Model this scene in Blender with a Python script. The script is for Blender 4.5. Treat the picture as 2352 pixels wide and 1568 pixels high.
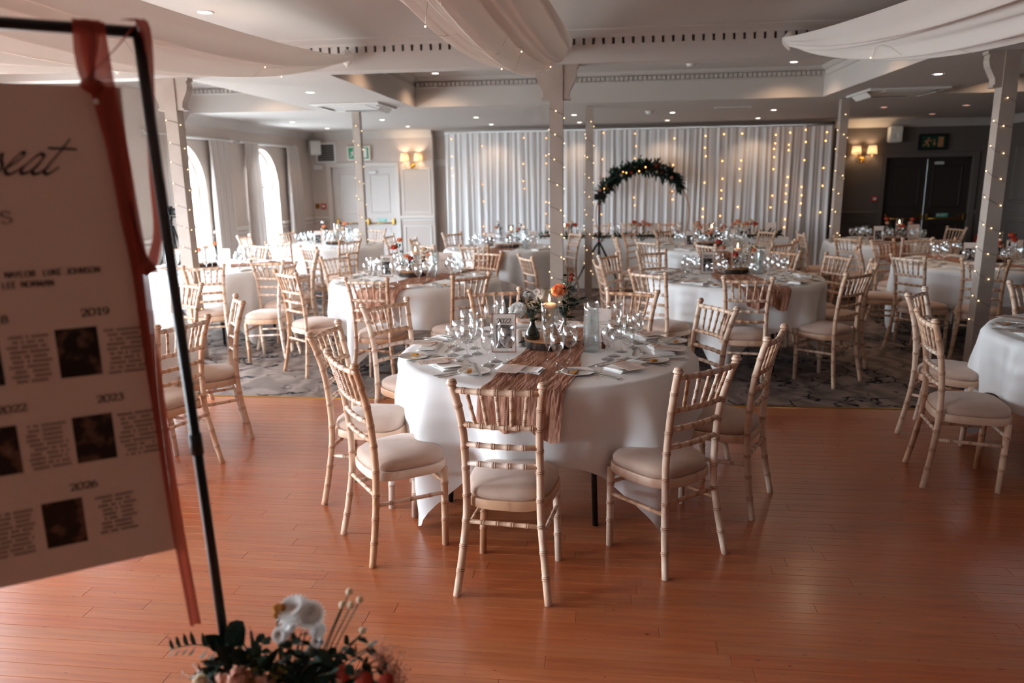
import bpy, math, random
from mathutils import Vector, Matrix
random.seed(11)
PI = math.pi
sc = bpy.context.scene
for o in list(bpy.data.objects):
    bpy.data.objects.remove(o, do_unlink=True)
COL = sc.collection

# ------------------------------------------------------------------ camera
F_PX, PITCH, YAW, ROLL, EYE = 1707.25, 0.215307, 0.1177166, 0.0152399, 1.63
cy_, sy_, cp_, sp_ = math.cos(YAW), math.sin(YAW), math.cos(PITCH), math.sin(PITCH)
FWD = Vector((-sy_*cp_, cy_*cp_, -sp_)); RGT = Vector((cy_, sy_, 0)); DWN = FWD.cross(RGT)
R2 = RGT*math.cos(ROLL) + DWN*math.sin(ROLL); D2 = DWN*math.cos(ROLL) - RGT*math.sin(ROLL)
cam = bpy.data.cameras.new('camera'); camo = bpy.data.objects.new('camera', cam); COL.objects.link(camo)
cam.sensor_width = 36.0; cam.lens = F_PX/2352*36.0; cam.clip_start = 0.05; cam.clip_end = 100
mw = Matrix.Identity(4)
for i in range(3):
    mw[i][0] = R2[i]; mw[i][1] = -D2[i]; mw[i][2] = -FWD[i]
mw[2][3] = EYE
camo.matrix_world = mw
cam.dof.use_dof = True; cam.dof.focus_distance = 3.1; cam.dof.aperture_fstop = 2.2; cam.dof.aperture_blades = 9
sc.camera = camo
def proj(p):
    d = Vector(p) - Vector((0, 0, EYE)); z = d.dot(FWD)
    return (1176 + F_PX*d.dot(R2)/z, 784 + F_PX*d.dot(D2)/z)

# ------------------------------------------------------------------ world, view, daylight
SKY = 40.0
W = bpy.data.worlds.new('sky'); sc.world = W; W.use_nodes = True
WN, WL = W.node_tree.nodes, W.node_tree.links; bg = WN['Background']          # overcast sky over duller ground
wt = WN.new('ShaderNodeTexCoord'); wsep = WN.new('ShaderNodeSeparateXYZ'); wr_ = WN.new('ShaderNodeValToRGB')
wr_.color_ramp.elements[0].position = 0.46; wr_.color_ramp.elements[0].color = (0.30, 0.33, 0.34, 1); wr_.color_ramp.elements[1].position = 0.54; wr_.color_ramp.elements[1].color = (0.78, 0.90, 1.0, 1)
wm_ = WN.new('ShaderNodeMapRange'); wm_.inputs[1].default_value = -1; WL.new(wt.outputs['Generated'], wsep.inputs[0]); WL.new(wsep.outputs['Z'], wm_.inputs[0]); WL.new(wm_.outputs[0], wr_.inputs[0]); WL.new(wr_.outputs[0], bg.inputs[0])
bg.inputs[1].default_value = SKY
sc.view_settings.view_transform = 'Standard'
try: sc.view_settings.look = 'None'
except Exception: pass
sc.view_settings.gamma = 1.0; sc.view_settings.use_curve_mapping = False
sc.view_settings.exposure = 0.74
sc.cycles.transparent_max_bounces = 64; sc.cycles.max_bounces = 14
WIN_Y = (12.3, 9.8, 7.3, 4.8, 2.3, -0.2)               # the six arched windows of the left wall
WALL_L, WALL_R, WALL_F, WALL_B = -5.65, 7.0, 14.5, -4.0
for wy in WIN_Y:                                        # light portals: they only steer the sky's own light in through each window
    l = bpy.data.lights.new('window_portal', 'AREA'); l.shape = 'RECTANGLE'; l.size = 1.80; l.size_y = 1.24; l.cycles.is_portal = True
    o = bpy.data.objects.new('window_portal', l); COL.objects.link(o)
    o.location = (WALL_L-0.19, wy, 1.30); o.rotation_euler = (0, -PI/2, 0)

# ------------------------------------------------------------------ mesh helpers
class MB:
    def __init__(s): s.v = []; s.f = []; s.m = []; s.s = []
    def add(s, vs, fs, m=0, smooth=False, M=None):
        b = len(s.v)
        if M is not None: vs = [M @ Vector(p) for p in vs]
        s.v += [tuple(p) for p in vs]
        for k, f in enumerate(fs):
            s.f.append(tuple(b+i for i in f)); s.m.append(m[k] if isinstance(m, (list, tuple)) else m); s.s.append(smooth)
        return s
    def box(s, x0, y0, z0, x1, y1, z1, m=0, M=None, c=0.0):
        if c <= 0:
            vs = [(x, y, z) for z in (z0, z1) for (x, y) in ((x0, y0), (x1, y0), (x1, y1), (x0, y1))]
            fs = [(3, 2, 1, 0), (4, 5, 6, 7), (0, 1, 5, 4), (1, 2, 6, 5), (2, 3, 7, 6), (3, 0, 4, 7)]
            return s.add(vs, fs, m, False, M)
        rings = []
        for z, i in ((z0, c), (z0+c, 0), (z1-c, 0), (z1, c)):
            rings.append([(x0+i, y0+i, z), (x1-i, y0+i, z), (x1-i, y1-i, z), (x0+i, y1-i, z)])
        vs = [p for r in rings for p in r]; fs = [(3, 2, 1, 0), (12, 13, 14, 15)]
        for r in range(3):
            for k in range(4):
                fs.append((4*r+k, 4*r+(k+1) % 4, 4*r+4+(k+1) % 4, 4*r+4+k))
        return s.add(vs, fs, m, False, M)
    def prism(s, poly, z0, z1, m=0, M=None, side=None):
        n = len(poly)
        vs = [(x, y, z0) for x, y in poly] + [(x, y, z1) for x, y in poly]
        fs = [tuple(range(n-1, -1, -1)), tuple(range(n, 2*n))] + [(k, (k+1) % n, n+(k+1) % n, n+k) for k in range(n)]
        ms = [m, m] + [m if side is None else side]*n
        return s.add(vs, fs, ms, False, M)
    def tube(s, pts, rad, n=8, m=0, caps=True, mats=None, M=None, smooth=True):
        pts = [Vector(p) for p in pts]; N = len(pts)
        rad = [rad]*N if isinstance(rad, (int, float)) else rad
        T = []
        for i in range(N):
            a = pts[max(i-1, 0)]; b = pts[min(i+1, N-1)]; t = b-a
            if t.length < 1e-9: t = T[-1].copy() if T else Vector((0, 0, 1))
            T.append(t.normalized())
        up = Vector((0, 0, 1)) if abs(T[0].z) < 0.9 else Vector((1, 0, 0))
        x = T[0].cross(up).normalized(); vs = []
        for i in range(N):
            x = (x - T[i]*x.dot(T[i])).normalized(); y = T[i].cross(x)
            for k in range(n):
                a = 2*PI*k/n; vs.append(pts[i] + (x*math.cos(a)+y*math.sin(a))*rad[i])
        fs = []; ms = []
        for i in range(N-1):
            for k in range(n):
                fs.append((i*n+k, i*n+(k+1) % n, (i+1)*n+(k+1) % n, (i+1)*n+k)); ms.append(mats[i] if mats else m)
        if caps:
            fs.append(tuple(range(n-1, -1, -1))); ms.append(m)
            fs.append(tuple((N-1)*n+k for k in range(n))); ms.append(m)
        return s.add(vs, fs, ms, smooth, M)
    def lathe(s, prof, n=16, c=(0, 0, 0), m=0, mats=None, M=None, smooth=True, wob=None):
        vs = []; fs = []; ms = []; idx = []
        for r, z in prof:
            if r < 1e-6: idx.append([len(vs)]*n); vs.append((c[0], c[1], c[2]+z))
            else:
                idx.append(list(range(len(vs), len(vs)+n)))
                for k in range(n):
                    a = 2*PI*k/n; rr = r*(wob(a) if wob else 1.0)
                    vs.append((c[0]+rr*math.cos(a), c[1]+rr*math.sin(a), c[2]+z))
        for i in range(len(prof)-1):
            for k in range(n):
                q = [idx[i][k], idx[i][(k+1) % n], idx[i+1][(k+1) % n], idx[i+1][k]]; u = []
                for e in q:
                    if e not in u: u.append(e)
                if len(u) > 2: fs.append(tuple(u)); ms.append(mats[i] if mats else m)
        return s.add(vs, fs, ms, smooth, M)
    def ball(s, c, r, n=10, k=6, m=0, sq=(1, 1, 1), M=None):
        vs = []; prof = [(math.sin(PI*i/k), -math.cos(PI*i/k)) for i in range(k+1)]
        L = MB().lathe(prof, n)
        return s.add([(c[0]+x*r*sq[0], c[1]+y*r*sq[1], c[2]+z*r*sq[2]) for x, y, z in L.v], L.f, m, True, M)
    def grid(s, nu, nv, fn, m=0, closed=False, smooth=True, M=None):
        vs = [fn(i/(nu-1 if not closed else nu), j/(nv-1)) for i in range(nu) for j in range(nv)]; fs = []
        for i in range(nu if closed else nu-1):
            for j in range(nv-1):
                a = i*nv+j; b = ((i+1) % nu)*nv+j; fs.append((a, b, b+1, a+1))
        return s.add(vs, fs, m, smooth, M)
    def ribbon(s, pts, widths, side, m=0, smooth=True, sag=0.0):
        vs = []; side = Vector(side)
        for p, w in zip(pts, widths):
            p = Vector(p); vs += [p-side*w/2, p, p+side*w/2]
        fs = []
        for i in range(len(pts)-1):
            for k in range(2): a = i*3+k; fs.append((a, a+1, a+4, a+3))
        return s.add(vs, fs, m, smooth)
    def leaf(s, p, d, up, L, w, m=0, fold=0.18, curl=0.15):
        d = Vector(d).normalized(); sd = d.cross(Vector(up))
        if sd.length < 1e-4: sd = d.cross(Vector((1, 0.3, 0)))
        sd.normalize(); nn = sd.cross(d); p = Vector(p); vs = []
        st = ((0, 0.06), (0.25, 0.8), (0.5, 1.0), (0.78, 0.62), (1.0, 0.04))
        for t, q in st:
            cpt = p + d*(L*t) - nn*(curl*L*t*t); e = sd*(w*q/2); r = nn*(fold*w*q/2)
            vs += [cpt-e+r, cpt, cpt+e+r]
        fs = []
        for i in range(4):
            for k in range(2): a = 3*i+k; fs.append((a, a+1, a+4, a+3))
        return s.add(vs, fs, m, True)
    def mesh(s, name, mats):
        me = bpy.data.meshes.new(name); me.from_pydata(s.v, [], s.f)
        for mt in (mats if isinstance(mats, (list, tuple)) else [mats]): me.materials.append(mt)
        me.polygons.foreach_set('material_index', s.m); me.polygons.foreach_set('use_smooth', s.s)
        me.update(); return me
    def build(s, name, mats, parent=None, loc=(0, 0, 0), rz=0.0):
        return obj(name, s.mesh(name, mats), parent, loc, rz)
def obj(name, me, parent=None, loc=(0, 0, 0), rz=0.0):
    o = bpy.data.objects.new(name, me); COL.objects.link(o); o.location = loc; o.rotation_euler = (0, 0, rz)
    if parent is not None: o.parent = parent
    return o
def thing(name, label, cat, loc=(0, 0, 0), rz=0.0, group=None):
    o = bpy.data.objects.new(name, None); COL.objects.link(o); o.empty_display_size = 0.05
    o.location = loc; o.rotation_euler = (0, 0, rz); return tag(o, label, cat, group)
def tag(o, label, cat, group=None):
    o['label'] = label; o['category'] = cat
    if group: o['group'] = group
    return o
def struct(o): o['kind'] = 'structure'; return o
def stuff(o): o['kind'] = 'stuff'; return o
def dup(root, loc, rz):
    r = root.copy(); COL.objects.link(r); r.location = loc; r.rotation_euler = (0, 0, rz)
    for ch in list(root.children):
        c = ch.copy(); COL.objects.link(c); c.parent = r
        for g in list(ch.children):
            d = g.copy(); COL.objects.link(d); d.parent = c
    return r
ORD = ['first', 'second', 'third', 'fourth', 'fifth', 'sixth', 'seventh', 'eighth', 'ninth', 'tenth', 'eleventh', 'twelfth', 'thirteenth', 'fourteenth',
       'fifteenth', 'sixteenth', 'seventeenth', 'eighteenth', 'nineteenth', 'twentieth', 'twenty-first', 'twenty-second', 'twenty-third',
       'twenty-fourth', 'twenty-fifth', 'twenty-sixth', 'twenty-seventh', 'twenty-eighth', 'twenty-ninth', 'thirtieth']
RANK = {}
def ranked(o, look, where, pos=None):                   # labels counted from the left are given at the very end
    RANK.setdefault((look, where), []).append((o, pos if pos is not None else tuple(o.location)))

# ------------------------------------------------------------------ materials
def s2l(h):
    h = h.lstrip('#'); c = [int(h[i:i+2], 16)/255 for i in (0, 2, 4)]
    return tuple((x/12.92 if x <= 0.04045 else ((x+0.055)/1.055)**2.4) for x in c) + (1,)
def mat(name, col, rough=0.6, metal=0.0, col2=None, scale=8.0, stretch=(1, 1, 1), detail=4, lo=0.35, hi=0.65, rnd=0.0, bump=0.0, bscale=80,
        bstretch=(1, 1, 1), coat=0.0, spec=0.5, transl=0.0, alpha=1.0, emit=None, estr=0.0, sheen=0.0, rcol=None, speck=False):
    m = bpy.data.materials.new(name); m.use_nodes = True; nt = m.node_tree; N = nt.nodes; L = nt.links
    b = N['Principled BSDF']; out = N['Material Output']
    b.inputs['Roughness'].default_value = rough; b.inputs['Metallic'].default_value = metal
    b.inputs['Specular IOR Level'].default_value = spec
    if coat: b.inputs['Coat Weight'].default_value = coat; b.inputs['Coat Roughness'].default_value = 0.2
    if sheen: b.inputs['Sheen Weight'].default_value = sheen; b.inputs['Sheen Roughness'].default_value = 0.5
    base = s2l(col); csock = None
    tc = N.new('ShaderNodeTexCoord')
    if col2:
        mp = N.new('ShaderNodeMapping'); mp.inputs['Scale'].default_value = stretch; L.new(tc.outputs['Object'], mp.inputs[0])
        nz = N.new('ShaderNodeTexNoise'); nz.inputs['Scale'].default_value = scale; nz.inputs['Detail'].default_value = detail
        L.new(mp.outputs[0], nz.inputs['Vector'])
        rp = N.new('ShaderNodeValToRGB'); rp.color_ramp.elements[0].position = lo; rp.color_ramp.elements[1].position = hi
        rp.color_ramp.elements[0].color = base; rp.color_ramp.elements[1].color = s2l(col2)
        L.new(nz.outputs['Fac'], rp.inputs[0]); csock = rp.outputs[0]
    if rnd or rcol:
        oi = N.new('ShaderNodeObjectInfo')
        if rcol:
            mx = N.new('ShaderNodeMix'); mx.data_type = 'RGBA'; mx.blend_type = 'MULTIPLY'; mx.inputs[0].default_value = 1.0
            rr = N.new('ShaderNodeValToRGB'); els = rr.color_ramp.elements
            els[0].color = s2l(rcol[0]); els[1].color = s2l(rcol[-1])
            for k in range(1, len(rcol)-1):
                e = els.new(k/(len(rcol)-1)); e.color = s2l(rcol[k])
            L.new(oi.outputs['Random'], rr.inputs[0]); L.new(rr.outputs[0], mx.inputs[7])
            if csock: L.new(csock, mx.inputs[6])
            else: mx.inputs[6].default_value = base
            csock = mx.outputs[2]
        if rnd:
            hs = N.new('ShaderNodeHueSaturation'); mr = N.new('ShaderNodeMapRange')
            mr.inputs[3].default_value = 1-rnd; mr.inputs[4].default_value = 1+rnd
            L.new(oi.outputs['Random'], mr.inputs[0]); L.new(mr.outputs[0], hs.inputs['Value'])
            if csock: L.new(csock, hs.inputs['Color'])
            else: hs.inputs['Color'].default_value = base
            csock = hs.outputs[0]
    if speck:                                            # small dents and scratches worn into the boards
        ms_ = N.new('ShaderNodeMapping'); ms_.inputs['Scale'].default_value = (0.35, 1, 1); L.new(tc.outputs['Object'], ms_.inputs[0])
        aw = N.new('ShaderNodeVectorMath'); aw.operation = 'ADD'; oi2 = N.new('ShaderNodeObjectInfo'); L.new(ms_.outputs[0], aw.inputs[0]); L.new(oi2.outputs['Location'], aw.inputs[1])
        sp = N.new('ShaderNodeTexNoise'); sp.inputs['Scale'].default_value = 60; sp.inputs['Detail'].default_value = 2; L.new(aw.outputs[0], sp.inputs['Vector'])
        sr = N.new('ShaderNodeValToRGB'); sr.color_ramp.elements[0].position = 0.70; sr.color_ramp.elements[0].color = (1, 1, 1, 1); sr.color_ramp.elements[1].position = 0.75; sr.color_ramp.elements[1].color = (0.35, 0.28, 0.24, 1)
        L.new(sp.outputs['Fac'], sr.inputs[0]); mm = N.new('ShaderNodeMix'); mm.data_type = 'RGBA'; mm.blend_type = 'MULTIPLY'; mm.inputs[0].default_value = 1.0
        L.new(csock, mm.inputs[6]); L.new(sr.outputs[0], mm.inputs[7]); csock = mm.outputs[2]
    if csock: L.new(csock, b.inputs['Base Color'])
    else: b.inputs['Base Color'].default_value = base
    if bump:
        mp2 = N.new('ShaderNodeMapping'); mp2.inputs['Scale'].default_value = bstretch; L.new(tc.outputs['Object'], mp2.inputs[0])
        n2 = N.new('ShaderNodeTexNoise'); n2.inputs['Scale'].default_value = bscale; n2.inputs['Detail'].default_value = 3
        L.new(mp2.outputs[0], n2.inputs['Vector'])
        bp = N.new('ShaderNodeBump'); bp.inputs['Strength'].default_value = bump; bp.inputs['Distance'].default_value = 0.01
        L.new(n2.outputs['Fac'], bp.inputs['Height']); L.new(bp.outputs[0], b.inputs['Normal'])
    if emit:
        b.inputs['Emission Color'].default_value = s2l(emit); b.inputs['Emission Strength'].default_value = estr
    sh = b.outputs[0]
    if transl:
        t = N.new('ShaderNodeBsdfTranslucent'); mxs = N.new('ShaderNodeMixShader'); mxs.inputs[0].default_value = transl
        if csock: L.new(csock, t.inputs[0])
        else: t.inputs[0].default_value = base
        L.new(sh, mxs.inputs[1]); L.new(t.outputs[0], mxs.inputs[2]); sh = mxs.outputs[0]
    if alpha < 1:
        t = N.new('ShaderNodeBsdfTransparent'); mxs = N.new('ShaderNodeMixShader'); mxs.inputs[0].default_value = alpha
        L.new(t.outputs[0], mxs.inputs[1]); L.new(sh, mxs.inputs[2]); sh = mxs.outputs[0]
    L.new(sh, out.inputs[0]); return m
def glassmat(name, tint='#ffffff', refl=0.9, milky=0.0, blend=0.35):
    m = bpy.data.materials.new(name); m.use_nodes = True; nt = m.node_tree; N = nt.nodes; L = nt.links
    N.remove(N['Principled BSDF']); out = N['Material Output']
    tr = N.new('ShaderNodeBsdfTransparent'); tr.inputs[0].default_value = s2l(tint)
    gl = N.new('ShaderNodeBsdfGlossy'); gl.inputs['Roughness'].default_value = 0.02; gl.inputs['Color'].default_value = (refl, refl, refl, 1)
    lw = N.new('ShaderNodeLayerWeight'); lw.inputs[0].default_value = 0.5
    pw = N.new('ShaderNodeMath'); pw.operation = 'POWER'; pw.inputs[1].default_value = 1.8; L.new(lw.outputs['Facing'], pw.inputs[0])
    ma = N.new('ShaderNodeMath'); ma.operation = 'MULTIPLY_ADD'; ma.inputs[1].default_value = blend; ma.inputs[2].default_value = 0.07; L.new(pw.outputs[0], ma.inputs[0])
    mx = N.new('ShaderNodeMixShader'); L.new(ma.outputs[0], mx.inputs[0]); L.new(tr.outputs[0], mx.inputs[1]); L.new(gl.outputs[0], mx.inputs[2])
    sh = mx.outputs[0]
    if milky:
        df = N.new('ShaderNodeBsdfDiffuse'); df.inputs[0].default_value = s2l('#e8ecee'); m2 = N.new('ShaderNodeMixShader')
        m2.inputs[0].default_value = milky; L.new(sh, m2.inputs[1]); L.new(df.outputs[0], m2.inputs[2]); sh = m2.outputs[0]
    L.new(sh, out.inputs[0]); return m
def emis(name, col, st):
    m = bpy.data.materials.new(name); m.use_nodes = True; nt = m.node_tree; N = nt.nodes
    N.remove(N['Principled BSDF']); e = N.new('ShaderNodeEmission'); e.inputs[0].default_value = s2l(col); e.inputs[1].default_value = st
    nt.links.new(e.outputs[0], N['Material Output'].inputs[0]); return m

X = {}
X['lime'] = mat('limewashed_wood', '#ebdccf', 0.45, col2='#bf9175', scale=7, stretch=(2.2, 2.2, 0.5), lo=0.5, hi=0.78, rcol=['#ffffff', '#f3dcc8', '#fff5ea', '#deb897', '#fbeadb'])
X['groove'] = mat('worn_ring_wood', '#a06d4e', 0.5)
X['suede'] = mat('beige_suede', '#cfb5a4', 0.85, col2='#c2a492', scale=5, lo=0.4, hi=0.6, sheen=0.3, bump=0.05, bscale=300, rnd=0.06)
X['cloth'] = mat('white_table_linen', '#eeeeee', 0.8, bump=0.05, bscale=250)
X['runner'] = mat('rust_cheesecloth', '#cc9c84', 0.9, col2='#a06c56', scale=16, stretch=(3.2, 0.45, 1), detail=6, bump=0.6, bscale=30, bstretch=(4, 0.6, 1), transl=0.15)
X['plank'] = mat('beech_floor_plank', '#bc7044', 0.33, col2='#a45a35', scale=3, stretch=(0.9, 16, 1), detail=6, lo=0.3, hi=0.72, rnd=0.09, bump=0.04, bscale=12, bstretch=(1, 20, 1), coat=0.7, speck=True,
                 rcol=['#ffffff', '#fff6ef', '#f8e8dc', '#ffffff', '#f2d8c6', '#fffaf4'])
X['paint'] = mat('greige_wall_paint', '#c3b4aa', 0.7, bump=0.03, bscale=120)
X['paintshade'] = mat('shaded_wall_paint', '#685d56', 0.7)  # wall paint darkened: the shade of the right side is in the colour
X['unseenwall'] = mat('unseen_wall_bounce_cut', '#4a3a31', 0.8)  # unseen wall behind the camera, coloured dark to cut bounce light
X['trim'] = mat('ivory_woodwork_paint', '#d3c9c1', 0.5)
X['post'] = mat('taupe_post_paint', '#b0a298', 0.5, col2='#a6978c', scale=5)
X['ceil'] = mat('white_ceiling_paint', '#c0b8b2', 0.8)
X['white'] = mat('white_plastic', '#e2e0dc', 0.4)
X['grey'] = mat('dark_grille', '#4f4b48', 0.6)
X['black'] = mat('black_metal', '#0c0c0d', 0.35)
X['blackplastic'] = mat('black_plastic', '#101113', 0.5)
X['red'] = mat('red_plastic', '#b3261e', 0.4)
X['brass'] = mat('polished_brass', '#c59a4e', 0.25, metal=1.0)
X['steel'] = mat('cutlery_steel', '#c9c5c0', 0.18, metal=1.0)
X['china'] = mat('white_china', '#efeae4', 0.15)
X['napkin'] = mat('white_napkin_linen', '#eeebe8', 0.8, bump=0.08, bscale=200)
X['card'] = mat('blush_card', '#e2cfc4', 0.7)
X['cardgrey'] = mat('greige_card', '#d8cbc2', 0.7)
X['ink'] = mat('black_ink', '#1d1918', 0.8)
X['inkgrey'] = mat('grey_ink', '#71625a', 0.8)
X['photo'] = mat('monochrome_photo_print', '#17161a', 0.35, col2='#a9a29e', scale=34, detail=2, lo=0.42, hi=0.7)
X['photo_dark'] = mat('dark_photo_print', '#140f0e', 0.4, col2='#84685a', scale=38, detail=2, lo=0.5, hi=0.8)
X['copper'] = mat('copper_frame', '#a9684a', 0.3, metal=0.8)
X['sprig'] = mat('dried_sprig', '#b07a4e', 0.8)
X['glass'] = glassmat('clear_glass', '#fdfefe', 1.0, 0.0, 0.85)
X['vessel'] = glassmat('clear_vessel_glass', '#fbfdfd', 1.0, 0.0, 0.75)
X['pane'] = glassmat('window_pane', '#f6fbff', 0.9, 0.0, 0.2)
X['water'] = glassmat('water_glass', '#f2f5f5', 0.9, 0.16, 0.3)
X['greenglass'] = glassmat('dark_green_glass', '#7f9486', 0.9, 0.0, 0.35)
X['wax'] = mat('glowing_ivory_wax', '#efccb9', 0.45, emit='#ffb090', estr=0.05)  # faint emission puts the flame's glow into the wax itself
X['flame'] = emis('candle_flame', '#ffd29a', 22)
X['bulb'] = emis('warm_fairy_bulb', '#ffd9a0', 3)
X['bulbc'] = emis('warm_curtain_bulb', '#ffa656', 5.0)
X['down'] = emis('downlight_lens', '#fff0d8', 9)
X['wire'] = mat('fine_dark_wire', '#5a4a40', 0.5)
X['wirec'] = mat('clear_wire', '#c8c0b6', 0.5)
X['voile'] = mat('ceiling_voile', '#f3ece6', 0.8, transl=0.4)
X['backdrop'] = mat('backdrop_voile', '#f2f1f1', 0.8, transl=0.25)
X['doorshade'] = mat('shaded_door_paint', '#332a25', 0.5)  # door paint darkened, so the right corner's shade sits in the colour
X['downdim'] = emis('dimmed_downlight_lens', '#ff9a70', 2.0)
X['curtain'] = mat('greige_curtain', '#c4b9b2', 0.85, transl=0.06)
X['leaf'] = mat('dark_green_leaf', '#26382a', 0.8, spec=0.25, col2='#1b2a22', scale=9, rnd=0.25)
X['leafb'] = mat('blue_green_leaf', '#41594f', 0.8, spec=0.25, col2='#2b3f38', scale=9, rnd=0.2)
X['leafy'] = mat('olive_leaf', '#6d6a24', 0.6, rnd=0.2)
X['stem'] = mat('green_stem', '#4c5232', 0.6)
X['petalw'] = mat('white_petal', '#f1efec', 0.7, transl=0.2)
X['petalo'] = mat('orange_petal', '#ee8f5c', 0.6, col2='#f0a67c', scale=20, transl=0.2)
X['petalr'] = mat('coral_red_petal', '#c94a33', 0.6, transl=0.15)
X['petalp'] = mat('blush_pink_petal', '#dd9a80', 0.6, col2='#e5b29a', scale=20, transl=0.2)
X['petaly'] = mat('mustard_petal', '#c98a35', 0.7)
X['petalc'] = mat('cream_petal', '#ead6b8', 0.7, transl=0.2)
X['bark'] = mat('tree_bark', '#4c372b', 0.9, col2='#221813', scale=28, stretch=(1, 1, 0.4), bump=0.8, bscale=40)
X['cutwood'] = mat('cut_wood_face', '#c08a5c', 0.7, col2='#a8724a', scale=16)
X['ribbon'] = mat('rust_chiffon', '#9c3d2c', 0.7, transl=0.25, alpha=0.93)
X['board'] = mat('sign_board_paper', '#e0d0c5', 0.6)
X['moss'] = mat('dark_moss_garland', '#243022', 0.9, col2='#151c15', scale=30)
X['gold'] = mat('gold_foil', '#c98f3e', 0.35, metal=0.6)
X['exit'] = mat('exit_sign_green', '#1f8a5b', 0.4)
X['exitshade'] = mat('exit_sign_shaded_green', '#0f3f2c', 0.4)  # exit green darkened to carry the lack of light
X['teal'] = mat('teal_notice', '#4fb3a0', 0.5)
X['shade'] = mat('cream_lampshade', '#e6dccf', 0.8, transl=0.5)
X['cork'] = mat('brown_cork', '#6a3d26', 0.8)
X['doorpaint'] = mat('pale_door_paint', '#cfc5bf', 0.5)
X['ceramic'] = mat('ivory_ceramic', '#e6ddd4', 0.3)
X['orangewood'] = mat('varnished_wood_edge', '#7a3b20', 0.5)

def carpetmat():
    m = bpy.data.materials.new('vine_patterned_carpet'); m.use_nodes = True; nt = m.node_tree; N = nt.nodes; L = nt.links
    b = N['Principled BSDF']; b.inputs['Roughness'].default_value = 0.95; b.inputs['Specular IOR Level'].default_value = 0.1
    tc = N.new('ShaderNodeTexCoord')
    wob = N.new('ShaderNodeTexNoise'); wob.inputs['Scale'].default_value = 4.0; wob.inputs['Detail'].default_value = 3; L.new(tc.outputs['Object'], wob.inputs['Vector'])
    ad = N.new('ShaderNodeMix'); ad.data_type = 'RGBA'; ad.blend_type = 'LINEAR_LIGHT'; ad.inputs[0].default_value = 0.2
    L.new(tc.outputs['Object'], ad.inputs[6]); L.new(wob.outputs['Color'], ad.inputs[7])
    v = N.new('ShaderNodeTexVoronoi'); v.feature = 'DISTANCE_TO_EDGE'; v.inputs['Scale'].default_value = 2.9; L.new(ad.outputs[2], v.inputs['Vector'])
    r = N.new('ShaderNodeValToRGB'); r.color_ramp.elements[0].position = 0.016; r.color_ramp.elements[0].color = (1, 1, 1, 1)
    r.color_ramp.elements[1].position = 0.034; r.color_ramp.elements[1].color = (0, 0, 0, 1); L.new(v.outputs['Distance'], r.inputs[0])
    nb = N.new('ShaderNodeTexNoise'); nb.inputs['Scale'].default_value = 1.7; nb.inputs['Detail'].default_value = 2; L.new(tc.outputs['Object'], nb.inputs['Vector'])
    gate = N.new('ShaderNodeValToRGB'); gate.color_ramp.elements[0].position = 0.40; gate.color_ramp.elements[1].position = 0.50; L.new(nb.outputs['Fac'], gate.inputs[0])
    mul = N.new('ShaderNodeMath'); mul.operation = 'MULTIPLY'; L.new(r.outputs[0], mul.inputs[0]); L.new(gate.outputs[0], mul.inputs[1])
    # blots
    nl = N.new('ShaderNodeTexNoise'); nl.inputs['Scale'].default_value = 5.5; nl.inputs['Detail'].default_value = 1; L.new(tc.outputs['Object'], nl.inputs['Vector'])
    bl = N.new('ShaderNodeValToRGB'); bl.color_ramp.elements[0].position = 0.70; bl.color_ramp.elements[1].position = 0.72; L.new(nl.outputs['Fac'], bl.inputs[0])
    mxm = N.new('ShaderNodeMath'); mxm.operation = 'MAXIMUM'; L.new(mul.outputs[0], mxm.inputs[0]); L.new(bl.outputs[0], mxm.inputs[1])
    # pale wavy lines
    wv = N.new('ShaderNodeTexWave'); wv.inputs['Scale'].default_value = 1.3; wv.inputs['Distortion'].default_value = 14; wv.inputs['Detail'].default_value = 3; wv.inputs['Detail Scale'].default_value = 1.4
    L.new(tc.outputs['Object'], wv.inputs['Vector'])
    c1 = N.new('ShaderNodeValToRGB'); c1.color_ramp.elements[0].color = s2l('#72645e'); c1.color_ramp.elements[1].color = s2l('#8e7f78'); L.new(wv.outputs['Fac'], c1.inputs[0])
    mx = N.new('ShaderNodeMix'); mx.data_type = 'RGBA'; L.new(mxm.outputs[0], mx.inputs[0]); L.new(c1.outputs[0], mx.inputs[6]); mx.inputs[7].default_value = s2l('#191b1f')
    L.new(mx.outputs[2], b.inputs['Base Color']); return m
X['carpet'] = carpetmat()
# ------------------------------------------------------------------ floor
ZC, ZF = 2.56, 2.78                                     # low ceiling, front ceiling
fl = struct(MB().box(WALL_L-0.3, WALL_B-0.2, -0.12, WALL_R+0.3, 5.30, -0.004).build('floor', X['plank']))
PL = {}
def plank_mesh(L):
    if L not in PL: PL[L] = MB().box(-L/2, -0.0345, -0.006, L/2, 0.0345, 0.0, c=0.0011).mesh('plank', X['plank'])
    return PL[L]
rp = random.Random(3); lens = (0.7, 0.9, 1.1, 1.3, 1.5); spare = MB(); cand = []
y = -0.5
while y < 5.27:
    wl, wr = (-0.92*max(y, 1.9)-0.35, 0.66*max(y, 1.9)+0.4)
    if y < 1.85: wl, wr = -3.2, 3.2
    x = wl - rp.random()*0.9
    while x < wr:
        L = rp.choice(lens); cand.append((abs(y-1.85) if y >= 1.85 else 99, x+L/2, y+0.035, L)); x += L+0.0008
    y += 0.07
cand.sort()
for k, (d, x, yy, L) in enumerate(cand):
    if k < 300: obj('plank', plank_mesh(L), fl, (x, yy, 0))
    else: spare.box(x-L/2, yy-0.0345, -0.006, x+L/2, yy+0.0345, 0.0)
stuff(spare.build('plank_rows', X['plank'], fl))
ca = struct(MB().box(WALL_L-0.3, 5.315, -0.12, WALL_R+0.3, WALL_F+0.6, 0.0).build('floor', X['carpet']))
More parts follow.
